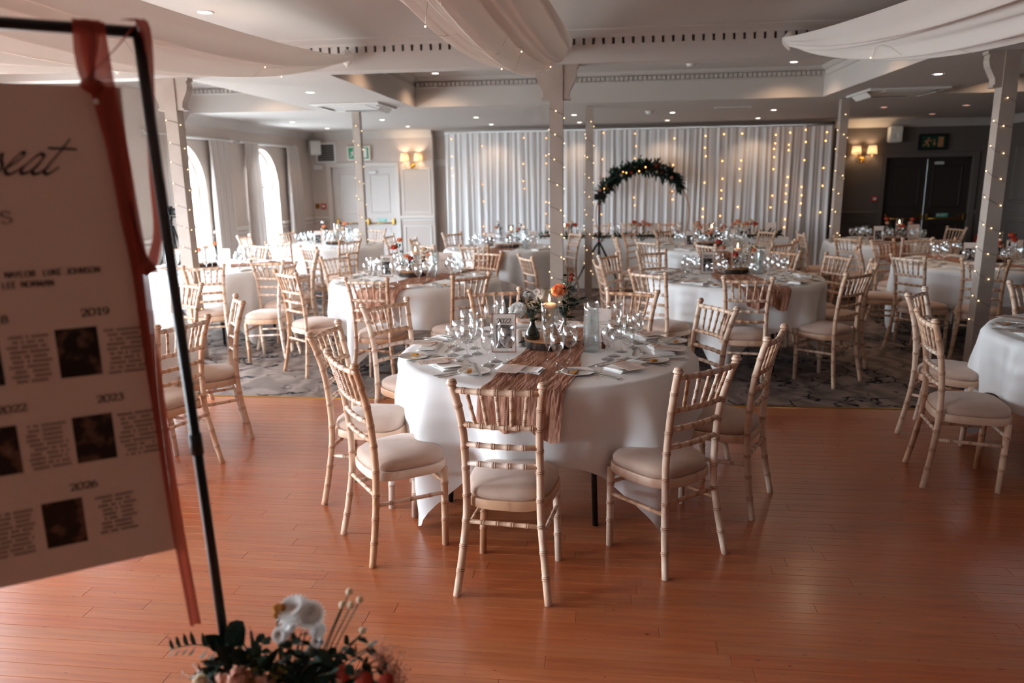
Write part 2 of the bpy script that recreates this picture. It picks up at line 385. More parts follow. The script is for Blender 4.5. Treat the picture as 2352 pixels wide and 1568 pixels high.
th = MB(); th.prism([(0, 0), (0.035, 0), (0.028, 0.005), (0.007, 0.005)], WALL_L, WALL_R, M=Matrix(((0, 0, 1, 0), (1, 0, 0, 5.288), (0, 1, 0, 0), (0, 0, 0, 1))))
struct(th.build('trim_1', X['brass']))

# ------------------------------------------------------------------ walls
def strip_frame(mb, a0, a1, z0, z1, w, d, put, m=0):     # a raised rectangular moulding, put(a, z, depth) -> point
    for (p0, p1, q0, q1) in ((a0, a1, z0, z0+w), (a0, a1, z1-w, z1), (a0, a0+w, z0+w, z1-w), (a1-w, a1, z0+w, z1-w)):
        vs = [put(p0, q0, 0), put(p1, q0, 0), put(p1, q1, 0), put(p0, q1, 0)]
        i = w*0.25; vs += [put(p0+i, q0+i, d), put(p1-i, q0+i, d), put(p1-i, q1-i, d), put(p0+i, q1-i, d)]
        mb.add(vs, [(4, 5, 6, 7), (0, 1, 5, 4), (1, 2, 6, 5), (2, 3, 7, 6), (3, 0, 4, 7)], m)
HW, SPR, RZ, SILL, TH = 0.60, 1.55, 0.63, 0.42, 0.17
wl = MB(); xi, xo = WALL_L, WALL_L-TH; ys = sorted(WIN_Y); edges = [WALL_B] + [e for wy in ys for e in (wy-HW, wy+HW)] + [WALL_F+0.3]
for k in range(0, len(edges), 2): wl.box(xo, edges[k], 0, xi, edges[k+1], 2.95)
for wy in ys:
    wl.box(xo, wy-HW, 0, xi, wy+HW, SILL); n = 20; vs = []
    for k in range(n+1):
        a = PI - PI*k/n; yy, zz = wy+HW*math.cos(a), SPR+RZ*math.sin(a)
        vs += [(xi, yy, zz), (xi, yy, 2.95), (xo, yy, zz), (xo, yy, 2.95)]
    fs = []
    for k in range(n):
        a, b = 4*k, 4*k+4; fs += [(a, b, b+1, a+1), (a+2, a+3, b+3, b+2), (a, a+2, b+2, b), (a+1, b+1, b+3, a+3)]
    wl.add(vs, fs, 0)
struct(wl.build('wall_left', X['paint']))
da = MB()
pts_d = [WALL_B] + [e for wy in ys for e in (wy-HW-0.06, wy+HW+0.06)] + [WALL_F]
for k in range(0, len(pts_d), 2):
    da.box(WALL_L, pts_d[k], 0.90, WALL_L+0.03, pts_d[k+1], 0.955, c=0.008); da.box(WALL_L, pts_d[k], 0.84, WALL_L+0.012, pts_d[k+1], 0.875)
struct(da.build('trim_2', X['trim']))
bb = MB().box(WALL_L, WALL_B, 0, WALL_L+0.02, WALL_F, 0.15, c=0.006); struct(bb.build('baseboard_left', X['trim']))
struct(MB().box(WALL_L-0.3, WALL_B-0.2, 0, WALL_R+0.3, WALL_B, 2.95).build('unseen_wall_back', X['unseenwall']))
wr = MB().box(WALL_R, WALL_B, 0, WALL_R+0.3, WALL_F+0.3, 2.95); wro = struct(wr.build('wall_right', X['paintshade']))
dr = MB().box(WALL_R-0.03, WALL_B, 0.90, WALL_R, WALL_F, 0.955, c=0.008)
for k in range(9):
    a0 = 13.9-k*1.5
    strip_frame(dr, a0-1.2, a0, 1.10, 2.1, 0.06, 0.02, lambda a, z, d: (WALL_R-d, a, z))
    strip_frame(dr, a0-1.2, a0, 0.22, 0.80, 0.05, 0.02, lambda a, z, d: (WALL_R-d, a, z))
struct(dr.build('trim_3', X['paintshade']))
struct(MB().box(WALL_R-0.02, WALL_B, 0, WALL_R, WALL_F, 0.15, c=0.006).build('baseboard_right', X['trim']))
wf = MB(); Yf = WALL_F
for (x0, x1, z0, z1, yy) in ((WALL_L-0.3, -5.25, 0, 2.9, Yf), (-5.25, -3.97, 1.9, 2.9, Yf), (-3.97, -3.2, 0, 2.9, Yf), (-3.2, 4.2, 0, 2.9, Yf+0.26), ): wf.box(x0, yy, z0, x1, Yf+0.5, z1)
struct(wf.build('wall_far', X['paint'])); wf = MB()
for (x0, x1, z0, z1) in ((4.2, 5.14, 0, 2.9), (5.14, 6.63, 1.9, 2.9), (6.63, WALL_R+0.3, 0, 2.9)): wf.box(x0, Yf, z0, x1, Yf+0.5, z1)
struct(wf.build('wall_far', X['paintshade']))
tf = MB(); putf = lambda a, z, d: (a, Yf-d, z)
tg = MB()
for (x0, x1) in ((WALL_L, -5.33), (-3.89, -3.2), (4.2, 5.06), (6.71, WALL_R)):
    (tf if x0 < 4 else tg).box(x0, Yf-0.035, 0.90, x1, Yf, 0.955, c=0.01); (tf if x0 < 4 else tg).box(x0, Yf-0.02, 0.86, x1, Yf, 0.885)
strip_frame(tf, -3.82, -3.26, 0.2, 0.76, 0.035, 0.015, putf); strip_frame(tf, -3.82, -3.26, 1.0, 1.86, 0.03, 0.012, putf)
strip_frame(tg, 4.28, 5.0, 0.2, 0.76, 0.035, 0.015, putf)
for (x0, x1) in ((-5.25, -3.97), (5.14, 6.63)):          # architraves
    tk = tf if x0 < 4 else tg
    tk.box(x0-0.085, Yf-0.03, 0, x0, Yf, 1.9, c=0.006); tk.box(x1, Yf-0.03, 0, x1+0.085, Yf, 1.9, c=0.006); tk.box(x0-0.085, Yf-0.03, 1.9, x1+0.085, Yf, 1.985, c=0.006)
tf.box(-3.2, Yf+0.22, 1.9, -1.6, Yf+0.26, 1.98); tf.box(-3.2, Yf+0.2, 1.98, -1.6, Yf+0.26, 2.02)
struct(tf.build('trim_4', X['trim'])); struct(tg.build('trim_9', X['paintshade']))
struct(MB().box(WALL_L, Yf-0.02, 0, -5.34, Yf, 0.15).box(-3.88, Yf-0.02, 0, -3.2, Yf, 0.15).box(4.2, Yf-0.02, 0, 5.05, Yf, 0.15).build('baseboard_far', X['trim']))
struct(MB().box(4.0, Yf-0.02, 0, 4.2, Yf+0.26, 2.45).build('trim_5', X['orangewood']))
def cornice(name, mb):                                   # stepped cove where wall meets ceiling
    return struct(mb.build(name, X['ceil']))
cn = MB()
prof = [(0, 0), (0, -0.13), (0.015, -0.13), (0.03, -0.105), (0.05, -0.085), (0.10, -0.03), (0.115, -0.02), (0.13, 0)]
def sweep_y(mb, prof, x, sx, y0, y1, z):
    vs = [(x+sx*a, y0, z+b) for a, b in prof]+[(x+sx*a, y1, z+b) for a, b in prof]; n = len(prof)
    mb.add(vs, [(k, (k+1) % n, n+(k+1) % n, n+k) for k in range(n)] + [tuple(range(n)), tuple(range(2*n-1, n-1, -1))], 0)
def sweep_x(mb, prof, y, sy, x0, x1, z):
    vs = [(x0, y+sy*a, z+b) for a, b in prof]+[(x1, y+sy*a, z+b) for a, b in prof]; n = len(prof)
    mb.add(vs, [(k, (k+1) % n, n+(k+1) % n, n+k) for k in range(n)] + [tuple(range(n)), tuple(range(2*n-1, n-1, -1))], 0)
sweep_y(cn, prof, WALL_L, 1, 9.95, Yf, ZC); sweep_x(cn, prof, Yf, -1, WALL_L, -3.2, ZC); sweep_x(cn, prof, Yf+0.26, -1, -3.2, 4.2, ZC); sweep_x(cn, prof, Yf, -1, 4.2, WALL_R, ZC)
sweep_y(cn, prof, WALL_R, -1, 9.95, Yf, ZC); sweep_y(cn, prof, WALL_L, 1, 6.62, 9.95, 2.92); sweep_y(cn, prof, WALL_L, 1, WALL_B, 6.3, ZF)
cornice('trim_6', cn)

# ------------------------------------------------------------------ doors
def door(name, x0, x1, notice, DP):
    d = struct(MB().box(x0, Yf+0.06, 0, x0+0.03, Yf+0.12, 1.9).box(x1-0.03, Yf+0.06, 0, x1, Yf+0.12, 1.9).box(x0, Yf+0.06, 1.87, x1, Yf+0.12, 1.9).build(name, DP))
    xm = (x0+x1)/2
    for a, b in ((x0+0.03, xm-0.003), (xm+0.003, x1-0.03)):
        lf = MB().box(a, Yf+0.07, 0.005, b, Yf+0.11, 1.87).build('door_leaf', DP, d)
        pm = MB(); pf = lambda q, z, e: (q, Yf+0.07-e, z)
        strip_frame(pm, a+0.1, b-0.1, 1.0, 1.76, 0.03, 0.012, pf); strip_frame(pm, a+0.1, b-0.1, 0.15, 0.72, 0.03, 0.012, pf)
        pm.build('panel_moulding', DP, lf)
        bar = MB().tube([(a+0.05, Yf+0.02, 0.81), (b-0.05, Yf+0.02, 0.81)], 0.014, 8)
        bar.box(a+0.025, Yf-0.0, 0.78, a+0.065, Yf+0.07, 0.90, c=0.006).box(b-0.065, Yf-0.0, 0.78, b-0.025, Yf+0.07, 0.90, c=0.006)
        bar.build('panic_bar', X['brass'], lf)
    n = MB().box(notice, Yf+0.062, 0.835, notice+0.2, Yf+0.069, 0.90)
    for k in range(3): n.box(notice+0.06, Yf+0.060, 0.885-0.018*k, notice+0.185-0.02*k, Yf+0.062, 0.892-0.018*k, m=1)
    n.box(notice+0.012, Yf+0.060, 0.85, notice+0.045, Yf+0.062, 0.885, m=1); n.build('notice', [X['teal'], X['white']], d)
    MB().box(xm+0.12, Yf+0.02, 1.77, xm+0.26, Yf+0.07, 1.82, c=0.008).build('door_closer', X['white'], d)
    return d
door('door_1', -5.25, -3.97, -4.39, X['doorpaint']); door('door_2', 5.14, 6.63, 6.12, X['doorshade'])

# ------------------------------------------------------------------ windows
xg = WALL_L-TH+0.035
for i, wy in enumerate(WIN_Y):
    fr = MB(); n = 24
    def bar(p, q, r=0.021): fr.tube([(xg, wy+p[0], p[1]), (xg, wy+q[0], q[1])], r, 6, smooth=False)
    arc = lambda rx, rz, a: (rx*math.cos(a), SPR+rz*math.sin(a))
    fr.tube([(xg, wy+arc(HW-0.02, RZ-0.02, PI*k/n)[0], arc(HW-0.02, RZ-0.02, PI*k/n)[1]) for k in range(n+1)], 0.028, 6)
    fr.tube([(xg, wy+arc(0.34, 0.36, PI*k/n)[0], arc(0.34, 0.36, PI*k/n)[1]) for k in range(n+1)], 0.019, 6)
    bar((-HW, SPR), (HW, SPR), 0.034)
    for a in (55, 90, 125): bar((0, SPR), arc(HW-0.02, RZ-0.02, math.radians(a)))
    for q in (-HW+0.02, HW-0.02): bar((q, SILL), (q, SPR), 0.028)
    for q in (-0.2, 0.2): bar((q, SILL), (q, SPR))
    bar((-HW, 1.02), (HW, 1.02)); bar((-HW, SILL+0.02), (HW, SILL+0.02), 0.028)
    w = struct(fr.build('window_%d' % (i+1), X['white']))
    MB().box(WALL_L-TH, wy-HW, SILL, WALL_L+0.03, wy+HW, SILL+0.03, c=0.006).build('sill', X['trim'], w)
    if i < 2:
        for q0, q1 in ((-HW+0.03, -0.2), (-0.2, 0.2), (0.2, HW-0.03)):
            for z0, z1 in ((SILL+0.04, 1.02), (1.02, SPR)): MB().box(xg-0.003, wy+q0, z0, xg+0.003, wy+q1, z1).build('pane', X['pane'], w)
        aa = [0, 55, 90, 125, 180]
        for k in range(4):
            a0, a1 = aa[k], aa[k+1]; poly = [(0, SPR)] + [arc(HW-0.03, RZ-0.03, math.radians(a0+(a1-a0)*j/6)) for j in range(7)]
            MB().add([(xg, wy+p[0], p[1]) for p in poly], [tuple(range(len(poly)))], 0).build('pane', X['pane'], w)
for wy, spans in ((12.3, ((11.55, 12.02), (13.15, 13.7))), (9.8, ((9.12, 9.5), (10.42, 10.98)))):
    rl = thing('curtain_rail', 'white curtain rail above the %s arched window' % ('far' if wy > 11 else 'nearer'), 'rail', (WALL_L, wy, 2.24))
    MB().box(0.02, -0.85, 0, 0.07, 1.42, 0.03, c=0.005).build('track', X['white'], rl); MB().box(0, -0.85, -0.01, 0.04, -0.83, 0.05).build('end_bracket', X['white'], rl); MB().box(0, 1.4, -0.01, 0.04, 1.42, 0.05).build('end_bracket', X['white'], rl)
    for k, (a, b) in enumerate(spans):
        def fn(u, v, a=a, b=b):
            pin = 0.9-0.25*math.exp(-((v-0.0)/0.25)**2)
            yy = (a+b)/2+(u-0.5)*(b-a)*(0.92+0.12*v); ph = u*2*PI*6.5
            amp = 0.018+0.028*min(1, v*3)
            return (WALL_L+0.085+amp*math.sin(ph+0.6*math.sin(v*3+u*5)), yy+0.012*math.sin(ph*0.5+v*2), 2.25-2.23*v)
        c = MB().grid(72, 12, fn).build('curtain', X['curtain'])
        nm = 'far' if wy > 11 else 'nearer'; sd = 'left' if k == 0 else 'right'
        tag(c, 'greige floor-length curtain on the %s side of the %s arched window' % (sd, nm), 'curtain', 'window curtains')

# ------------------------------------------------------------------ ceilings and beams
xb = [WALL_L-0.3, -3.75, -2.4, 2.72, 4.1, WALL_R+0.3]; yb = [6.42, 6.62, 9.95, WALL_F+0.6]; ZK = 2.92
cl = MB()
for i in range(5):
    for j in range(3):
        z = ZK if (j == 1 and i in (0, 2, 4)) else ZC
        cl.add([(xb[i], yb[j], z), (xb[i+1], yb[j], z), (xb[i+1], yb[j+1], z), (xb[i], yb[j+1], z)], [(3, 2, 1, 0)])
for i in (0, 2, 4):
    x0, x1 = xb[i], xb[i+1]
    cl.add([(x0, 9.95, ZC), (x1, 9.95, ZC), (x1, 9.95, ZK), (x0, 9.95, ZK)], [(0, 1, 2, 3)]); cl.add([(x0, 6.62, ZC), (x1, 6.62, ZC), (x1, 6.62, ZK), (x0, 6.62, ZK)], [(3, 2, 1, 0)])
    if i > 0: cl.add([(x0, 6.62, ZC), (x0, 9.95, ZC), (x0, 9.95, ZK), (x0, 6.62, ZK)], [(0, 1, 2, 3)])
    if i < 4: cl.add([(x1, 6.62, ZC), (x1, 9.95, ZC), (x1, 9.95, ZK), (x1, 6.62, ZK)], [(3, 2, 1, 0)])
struct(cl.build('ceiling', X['ceil']))
ck = MB(); p2 = [(0, 0), (0, -0.05), (0.02, -0.045), (0.05, -0.015), (0.06, 0)]; p3 = [(0, -0.105), (0, -0.125), (0.02, -0.12), (0.02, -0.11)]
dn = MB()
for i in (0, 2, 4):
    x0, x1 = xb[i], xb[i+1]
    for p in (p2, p3):
        sweep_x(ck, p, 9.95, -1, x0, x1, ZK)
        if i > 0: sweep_y(ck, p, x0, 1, 6.62, 9.95, ZK)
        if i < 4: sweep_y(ck, p, x1, -1, 6.62, 9.95, ZK)
    x = x0+0.03
    while x < x1-0.04: dn.box(x, 9.915, ZK-0.105, x+0.044, 9.95, ZK-0.06); x += 0.058
cko = struct(ck.build('trim_7', X['ceil'])); stuff(dn.build('dentil_row', X['ceil'], cko))
sl = struct(MB().box(WALL_L-0.3, WALL_B-0.2, ZF, WALL_R+0.3, 6.44, ZF+0.1).build('ceiling', X['ceil']))
bm = MB(); bp = [(6.42, 2.54), (6.42, 2.682), (6.475, 2.682), (6.475, 2.732), (6.42, 2.732), (6.39, 2.75), (6.30, 2.77), (6.29, 2.785), (6.62, 2.785), (6.62, 2.54)]
n = len(bp); vs = [(WALL_L, a, b) for a, b in bp]+[(WALL_R, a, b) for a, b in bp]
bm.add(vs, [(n+k, n+(k+1) % n, (k+1) % n, k) for k in range(n)])
beam = struct(bm.build('trim_8', X['ceil'])); dm = MB().box(-0.0285, 6.4195, 2.682, 0.0285, 6.476, 2.732).mesh('dentil', X['ceil'])
x = -4.6
while x < 5.2: obj('dentil', dm, beam, (x, 0, 0)); x += 0.079

# ------------------------------------------------------------------ posts with fairy lights
BR = [(0, 2.54), (0.125, 2.54), (0.125, 2.518), (0.11, 2.512), (0.114, 2.47), (0.104, 2.425), (0.078, 2.375), (0.056, 2.335), (0.05, 2.29), (0.064, 2.285), (0.064, 2.268), (0, 2.268)]
def post(x, y, s, zt, brackets, label, turns, z0=0.35, z1=2.2, both=False):
    p = thing('column', label, 'post', (x, y, 0), 0, 'ceiling posts')
    MB().box(-s/2, -s/2, 0, s/2, s/2, zt, c=0.006).build('shaft', X['post'], p)
    for sd in brackets:
        mb = MB(); M = Matrix(((sd, 0, 0, sd*s/2), (0, 0, 1, -0.046), (0, 1, 0, 0), (0, 0, 0, 1))); mb.prism(BR, 0, 0.092, M=M); mb.build('bracket', X['post'], p)
    h = s/2+0.005; cor = [(-h, -h), (h, -h), (h, h), (-h, h)]; pts = []; bl = MB(); r_ = random.Random(int(x*100)+int(y*10)); N = int(turns*4*0.72)
    for k in range(N+1):
        c = cor[k % 4]; z = z1-(z1-z0)*k/N+r_.uniform(-0.015, 0.015); pts.append((c[0], c[1], z))
        if k < N:
            d = cor[(k+1) % 4]; zn = z1-(z1-z0)*(k+1)/N
            for q in ((0.25, 0.8) if both else (r_.uniform(0.2, 0.8),)):
                q += r_.uniform(-0.12, 0.12); px, py = c[0]+(d[0]-c[0])*q, c[1]+(d[1]-c[1])*q; nx = Vector((px, py, 0)); nx = nx.normalized()*0.004
                bl.ball((px+nx.x, py+nx.y, z+(zn-z)*q), 0.005 if y < 8 else 0.0055, 6, 4)
    t = thing('fairy_lights', 'fairy lights wound round ' + label, 'lights', (x, y, 0), 0, 'fairy lights on the posts')
    MB().tube(pts, 0.0014, 4).build('wire', X['wire'], t); stuff(bl.build('bulbs', X['bulb'], t))
post(-3.79, 6.55, 0.115, 2.545, (-1, 1), 'taupe bracketed post beside the seating sign', 14)
post(-0.365, 6.52, 0.112, 2.545, (-1, 1), 'taupe post with two scroll brackets at the centre', 13)
post(3.15, 6.50, 0.112, 2.545, (-1,), 'taupe post with scroll bracket at the right edge', 13)
post(-3.33, 10.35, 0.10, ZC, (), 'plain slim post under the left air conditioner', 12, 0.3, 2.4, False)
post(-0.14, 10.35, 0.10, ZC, (), 'plain slim post just right of the centre post', 12, 0.3, 2.4, False)
post(3.10, 10.35, 0.10, ZC, (), 'plain slim post under the right air conditioner', 13, 0.1, 2.4, False)

# ------------------------------------------------------------------ ceiling swags of voile
def swag(x0, z0, x1, sag, w, lift, label, seed, y0=6.36, y1=0.6, z1=2.76, skew=0.0):
    r_ = random.Random(seed); ph = [r_.uniform(0, 6.28) for _ in range(6)]
    t = thing('ceiling_swag', label, 'drape', (0, 0, 0), 0, 'voile ceiling swags')
    def P(t_, q):
        e = max(0.0, math.sin(PI*t_))**0.55
        z = z0+(z1-z0)*t_-4*sag*t_*(1-t_)
        c = x0+(x1-x0)*t_
        ww = 0.035+w*e; yy = y0+(y1-y0)*t_
        f = (math.sin(q*13+ph[0]+t_*3)+0.7*math.sin(q*23+ph[1]-t_*4)+0.5*math.sin(q*37+ph[2]))*0.024*(0.25+e)
        return (c+ww*(q+skew*(1-q*q)*e), yy, z-lift*e*(1-abs(q)**1.7)+f)
    MB().grid(56, 120, lambda u, v: P(u, v*2-1)).build('voile', X['voile'], t)
    wi = []; bl = MB()
    for k in range(60):
        tt = k/59*0.8+0.01; q = 0.55*math.sin(k*0.35+seed)*0.8; p = P(tt, q); wi.append((p[0], p[1], p[2]-0.006+0.004*math.sin(k*1.7)))
        if k % 6 == 0: bl.ball((p[0]+r_.uniform(-.02, .02), p[1], p[2]-0.012), 0.0045, 6, 4)
    MB().tube(wi, 0.0011, 4).build('wire', X['wirec'], t); stuff(bl.build('bulbs', X['bulb'], t))
    kn = MB(); p = P(0.0, 0)
    kn.grid(24, 10, lambda u, v: (p[0]+0.052*math.sin(PI*(0.1+0.9*v))*math.cos(2*PI*u)*(1+0.16*math.sin(u*2*PI*7)), p[1]-0.01+0.04*math.sin(PI*(0.1+0.9*v))*math.sin(2*PI*u), p[2]+0.04-0.14*v), closed=True)
    kn.build('gathered_end', X['voile'], t)
swag(-4.15, 2.66, -4.9, 0.24, 0.33, 0.10, 'pale voile swag at far left behind the sign frame', 1)
swag(-2.1, 2.66, -3.0, 0.30, 0.42, 0.14, 'wide pale voile swag sweeping over the seating sign', 2)
swag(-0.34, 2.66, -0.72, 0.30, 0.26, 0.20, 'voile swag with many folds hanging above the centre post', 3)
swag(1.46, 2.66, 2.45, 0.30, 0.33, 0.16, 'voile swag at upper right sweeping to the frame edge', 4)
swag(3.42, 2.66, 4.6, 0.30, 0.40, 0.14, 'voile swag tied beside the right post', 5)
# ------------------------------------------------------------------ ceiling and wall fittings
DL = [(-3.06, 7.99, ZC), (3.25, 8.01, ZC), (-2.03, 9.52, ZK), (2.25, 9.53, ZK), (-2.70, 5.20, ZF), (-0.87, 5.2, ZF), (-2.03, 7.6, ZK), (2.25, 7.6, ZK), (4.75, 9.55, ZK), (-4.3, 9.5, ZK)]
DL += [(x, 11.74, ZC) for x in (-4.83, -3.37, -1.89, -0.39, 1.07, 2.53, 4.07, 5.19)] + [(x, 13.3, ZC) for x in (-4.83, -3.36, -1.88, -0.35, 1.13, 2.62, 5.37)]
dbz = MB().lathe([(0.036, -0.002), (0.052, -0.006), (0.056, 0.0), (0.036, 0.0)], 16).mesh('bezel', X['white'])
dln = MB().lathe([(0, -0.003), (0.036, -0.003)], 16).mesh('lens', X['down'])
dlm = MB().lathe([(0, -0.003), (0.036, -0.003)], 16).mesh('lens', X['downdim'])
SPOT = 9.0
for x, y, z in DL:
    t = thing('downlight', '', 'light', (x, y, z), 0, 'recessed ceiling downlights')
    dim = x > 3.9 and y > 11; obj('bezel', dbz, t); obj('lens', dlm if dim else dln, t)
    l = bpy.data.lights.new('downlight_lamp', 'SPOT'); l.energy = SPOT*(0.08 if dim else 1.1 if z == ZK else 1); l.color = (1.0, 0.66, 0.42); l.spot_size = math.radians(140 if z == ZK else 115); l.spot_blend = 0.6; l.shadow_soft_size = 0.035
    o = bpy.data.objects.new('downlight_lamp', l); COL.objects.link(o); o.location = (0, 0, -0.02); o.parent = t
    where = 'in the raised coffer' if z == ZK else 'in the near ceiling' if z == ZF else 'under the low beam ceiling' if y < 9 else 'in the nearer far row' if y < 12.5 else 'in the farthest row'
    ranked(t, 'recessed downlight', where + ' of the ceiling')
for x, y, sd in ((-3.08, 9.52, 'left'), (3.42, 9.52, 'right')):
    t = thing('air_conditioner', 'white ceiling cassette air conditioner on the %s of the raised coffer' % sd, 'air conditioner', (x, y, ZC), 0, 'ceiling air conditioners')
    MB().box(-0.43, -0.43, -0.025, 0.43, 0.43, 0.0, c=0.008).build('panel', X['white'], t)
    MB().box(-0.25, -0.25, -0.032, 0.25, 0.25, -0.025, c=0.003).build('grille', X['white'], t)
    for k in range(4):
        M = Matrix.Rotation(k*PI/2, 4, 'Z'); MB().box(-0.25, -0.405, -0.027, 0.25, -0.34, -0.0255, M=M).build('slot', X['black'], t)
        tilt = 0.75 if (sd == 'left' and k == 1) or (sd == 'right' and k == 3) else 0.12
        M2 = M @ Matrix.Translation((0, -0.41, -0.028)) @ Matrix.Rotation(-tilt, 4, 'X'); MB().box(-0.26, 0, -0.005, 0.26, 0.075, 0.0, M=M2).build('flap', X['white'], t)
t = thing('smoke_detector', 'white smoke detector on the low ceiling right of the centre post', 'detector', (0.706, 11.4, ZC)); MB().lathe([(0, -0.045), (0.03, -0.043), (0.045, -0.03), (0.05, 0)], 16).build('body', X['white'], t); MB().lathe([(0.052, -0.012), (0.06, -0.01), (0.06, 0)], 16).build('base', X['white'], t)
t = thing('smoke_detector', 'flat white detector inside the raised coffer', 'detector', (1.05, 9.4, ZK)); MB().lathe([(0, -0.03), (0.04, -0.028), (0.055, 0)], 16).build('body', X['white'], t)
t = thing('air_vent', 'thin slotted air vent in the low ceiling above the backdrop', 'vent', (1.835, 11.1, ZC)); MB().box(-0.25, -0.04, -0.01, 0.25, 0.04, 0).build('frame', X['white'], t); MB().box(-0.22, -0.012, -0.012, 0.22, 0.012, -0.01).build('slot', X['grey'], t)
def wallspeaker(x, y, z, rz, lab):
    t = thing('wall_speaker', lab, 'speaker', (x, y, z), rz, 'wall speakers'); MB().box(-0.1, -0.17, -0.14, 0.1, -0.02, 0.14, c=0.02).build('cabinet', X['white'], t)
    MB().lathe([(0, 0), (0.055, 0.001), (0.06, 0.006), (0.066, 0)], 18, M=Matrix.Translation((0, -0.17, -0.03)) @ Matrix.Rotation(PI/2, 4, 'X')).build('cone', X['white'], t)
    MB().box(-0.03, -0.04, -0.03, 0.03, 0.005, 0.03).build('bracket', X['grey'], t)
wallspeaker(-5.52, 14.36, 2.27, 0.6, 'white wall speaker in the far left corner'); wallspeaker(5.21, 14.48, 2.3, 0, 'white wall speaker above the dark right doors')
t = thing('wall_vent', 'square dark louvred vent in white frame, far left wall', 'vent', (-5.33, Yf, 2.18)); fm = MB(); strip_frame(fm, -0.21, 0.21, -0.2, 0.2, 0.045, 0.02, lambda a, z, d: (a, -d, z)); fm.build('frame', X['white'], t)
for k in range(7): MB().box(-0.165, -0.014, -0.15+0.044*k, 0.165, -0.006, -0.115+0.044*k).build('louvre', X['grey'], t)
t = thing('alarm_sounder', 'small white box under the wall vent', 'alarm', (-5.5, Yf, 1.91)); MB().box(-0.08, -0.045, -0.045, 0.08, 0, 0.045, c=0.01).build('case', X['white'], t)
t = thing('light_switch', 'brass switch plate left of the left doors', 'switch', (-5.57, Yf, 1.155)); MB().box(-0.045, -0.008, -0.05, 0.045, 0, 0.05, c=0.003).build('plate', X['brass'], t); MB().box(-0.014, -0.014, -0.02, 0.014, -0.008, 0.02).build('rocker', X['black'], t)
for x, z, lab in ((-5.44, 1.155, 'red fire call point beside brass switch plate'), (4.99, 1.175, 'fire call point left of the dark right doors')):
    t = thing('fire_call_point', lab, 'alarm', (x, Yf, z)); MB().box(-0.05, -0.03, -0.05, 0.05, 0, 0.05, c=0.006).build('case', X['red'], t); MB().box(-0.03, -0.033, -0.022, 0.03, -0.03, 0.022).build('button', X['white'], t)
def exitsign(x, z, on, lab):
    t = thing('exit_sign', lab, 'sign', (x, Yf, z)); g = X['exit'] if on else X['exitshade']; w = X['white'] if on else X['cutwood']  # off: unlit look put into darker green and brown pictogram colours
    MB().box(-0.23, -0.07, -0.14, 0.23, 0, 0.14, c=0.01).build('case', X['ceramic'] if on else X['blackplastic'], t)
    MB().box(-0.2, -0.075, -0.105, 0.2, -0.07, 0.105).build('panel', g, t)
    p = MB(); y0, y1 = -0.079, -0.075
    p.box(0.075, y0, -0.085, 0.165, y1, 0.085)                                # doorway
    mn = lambda a, b, r=0.011: p.tube([(a[0], y0, a[1]), (b[0], y0, b[1])], r, 6)
    p.ball((-0.085, y0, 0.06), 0.02, 8, 5, sq=(1, 0.2, 1)); mn((-0.09, 0.035), (-0.115, -0.02), 0.017)      # running figure
    mn((-0.09, 0.03), (-0.05, 0.01)); mn((-0.05, 0.01), (-0.035, 0.035)); mn((-0.095, 0.03), (-0.135, 0.02)); mn((-0.135, 0.02), (-0.145, -0.01))
    mn((-0.115, -0.02), (-0.075, -0.04)); mn((-0.075, -0.04), (-0.085, -0.085)); mn((-0.118, -0.02), (-0.14, -0.055)); mn((-0.14, -0.055), (-0.175, -0.06))
    p.add([(0.0, y0, 0.05), (0.025, y0, 0.05), (0.025, y0, -0.02), (0.045, y0, -0.02), (0.0125, y0, -0.075), (-0.02, y0, -0.02), (0.0, y0, -0.02)], [(0, 1, 2, 3, 4, 5, 6)])
    p.build('pictogram', w, t)
exitsign(-4.65, 2.16, True, 'green and white exit sign above the left double doors'); exitsign(5.89, 2.16, False, 'dark unlit exit sign above the right double doors')
def sconce(x, z, pw, lab):
    t = thing('wall_sconce', lab, 'lamp', (x, Yf, z), 0, 'twin-shade wall lights')
    MB().lathe([(0, -0.05), (0.02, -0.045), (0.032, 0), (0.02, 0.045), (0, 0.05)], 12, (0, -0.03, -0.12)).lathe([(0, 0), (0.05, 0), (0.05, 0.012), (0, 0.02)], 14, M=Matrix.Translation((0, 0, -0.1)) @ Matrix.Rotation(PI/2, 4, 'X')).build('backplate', X['brass'], t)
    for s in (-1, 1):
        pts = [(s*0.02, -0.04, -0.12)] + [(s*(0.075-0.06*math.cos(a)), -0.06-0.03*a/PI, -0.13-0.05*math.sin(a)) for a in [PI*k/8 for k in range(9)]] + [(s*0.135, -0.1, -0.03)]
        MB().tube(pts, 0.006, 6).build('arm', X['brass'], t)
        MB().lathe([(0.085, -0.03), (0.066, 0.12), (0.064, 0.12), (0.083, -0.03)], 20, (s*0.135, -0.1, 0)).build('lampshade', X['shade'], t)
        MB().ball((s*0.135, -0.1, 0.03), 0.022, 8, 6).build('bulb', emis('sconce_bulb', '#ffd9a0', 20), t)
        l = bpy.data.lights.new('sconce_lamp', 'POINT'); l.energy = pw; l.color = (1.0, 0.72, 0.45); l.shadow_soft_size = 0.03
        o = bpy.data.objects.new('sconce_lamp', l); COL.objects.link(o); o.location = (s*0.135, -0.1, 0.06); o.parent = t
sconce(-3.60, 2.02, 2.2, 'twin-shade brass wall light left of the white backdrop'); sconce(4.72, 2.0, 3.2, 'twin-shade brass wall light glowing right of the backdrop')
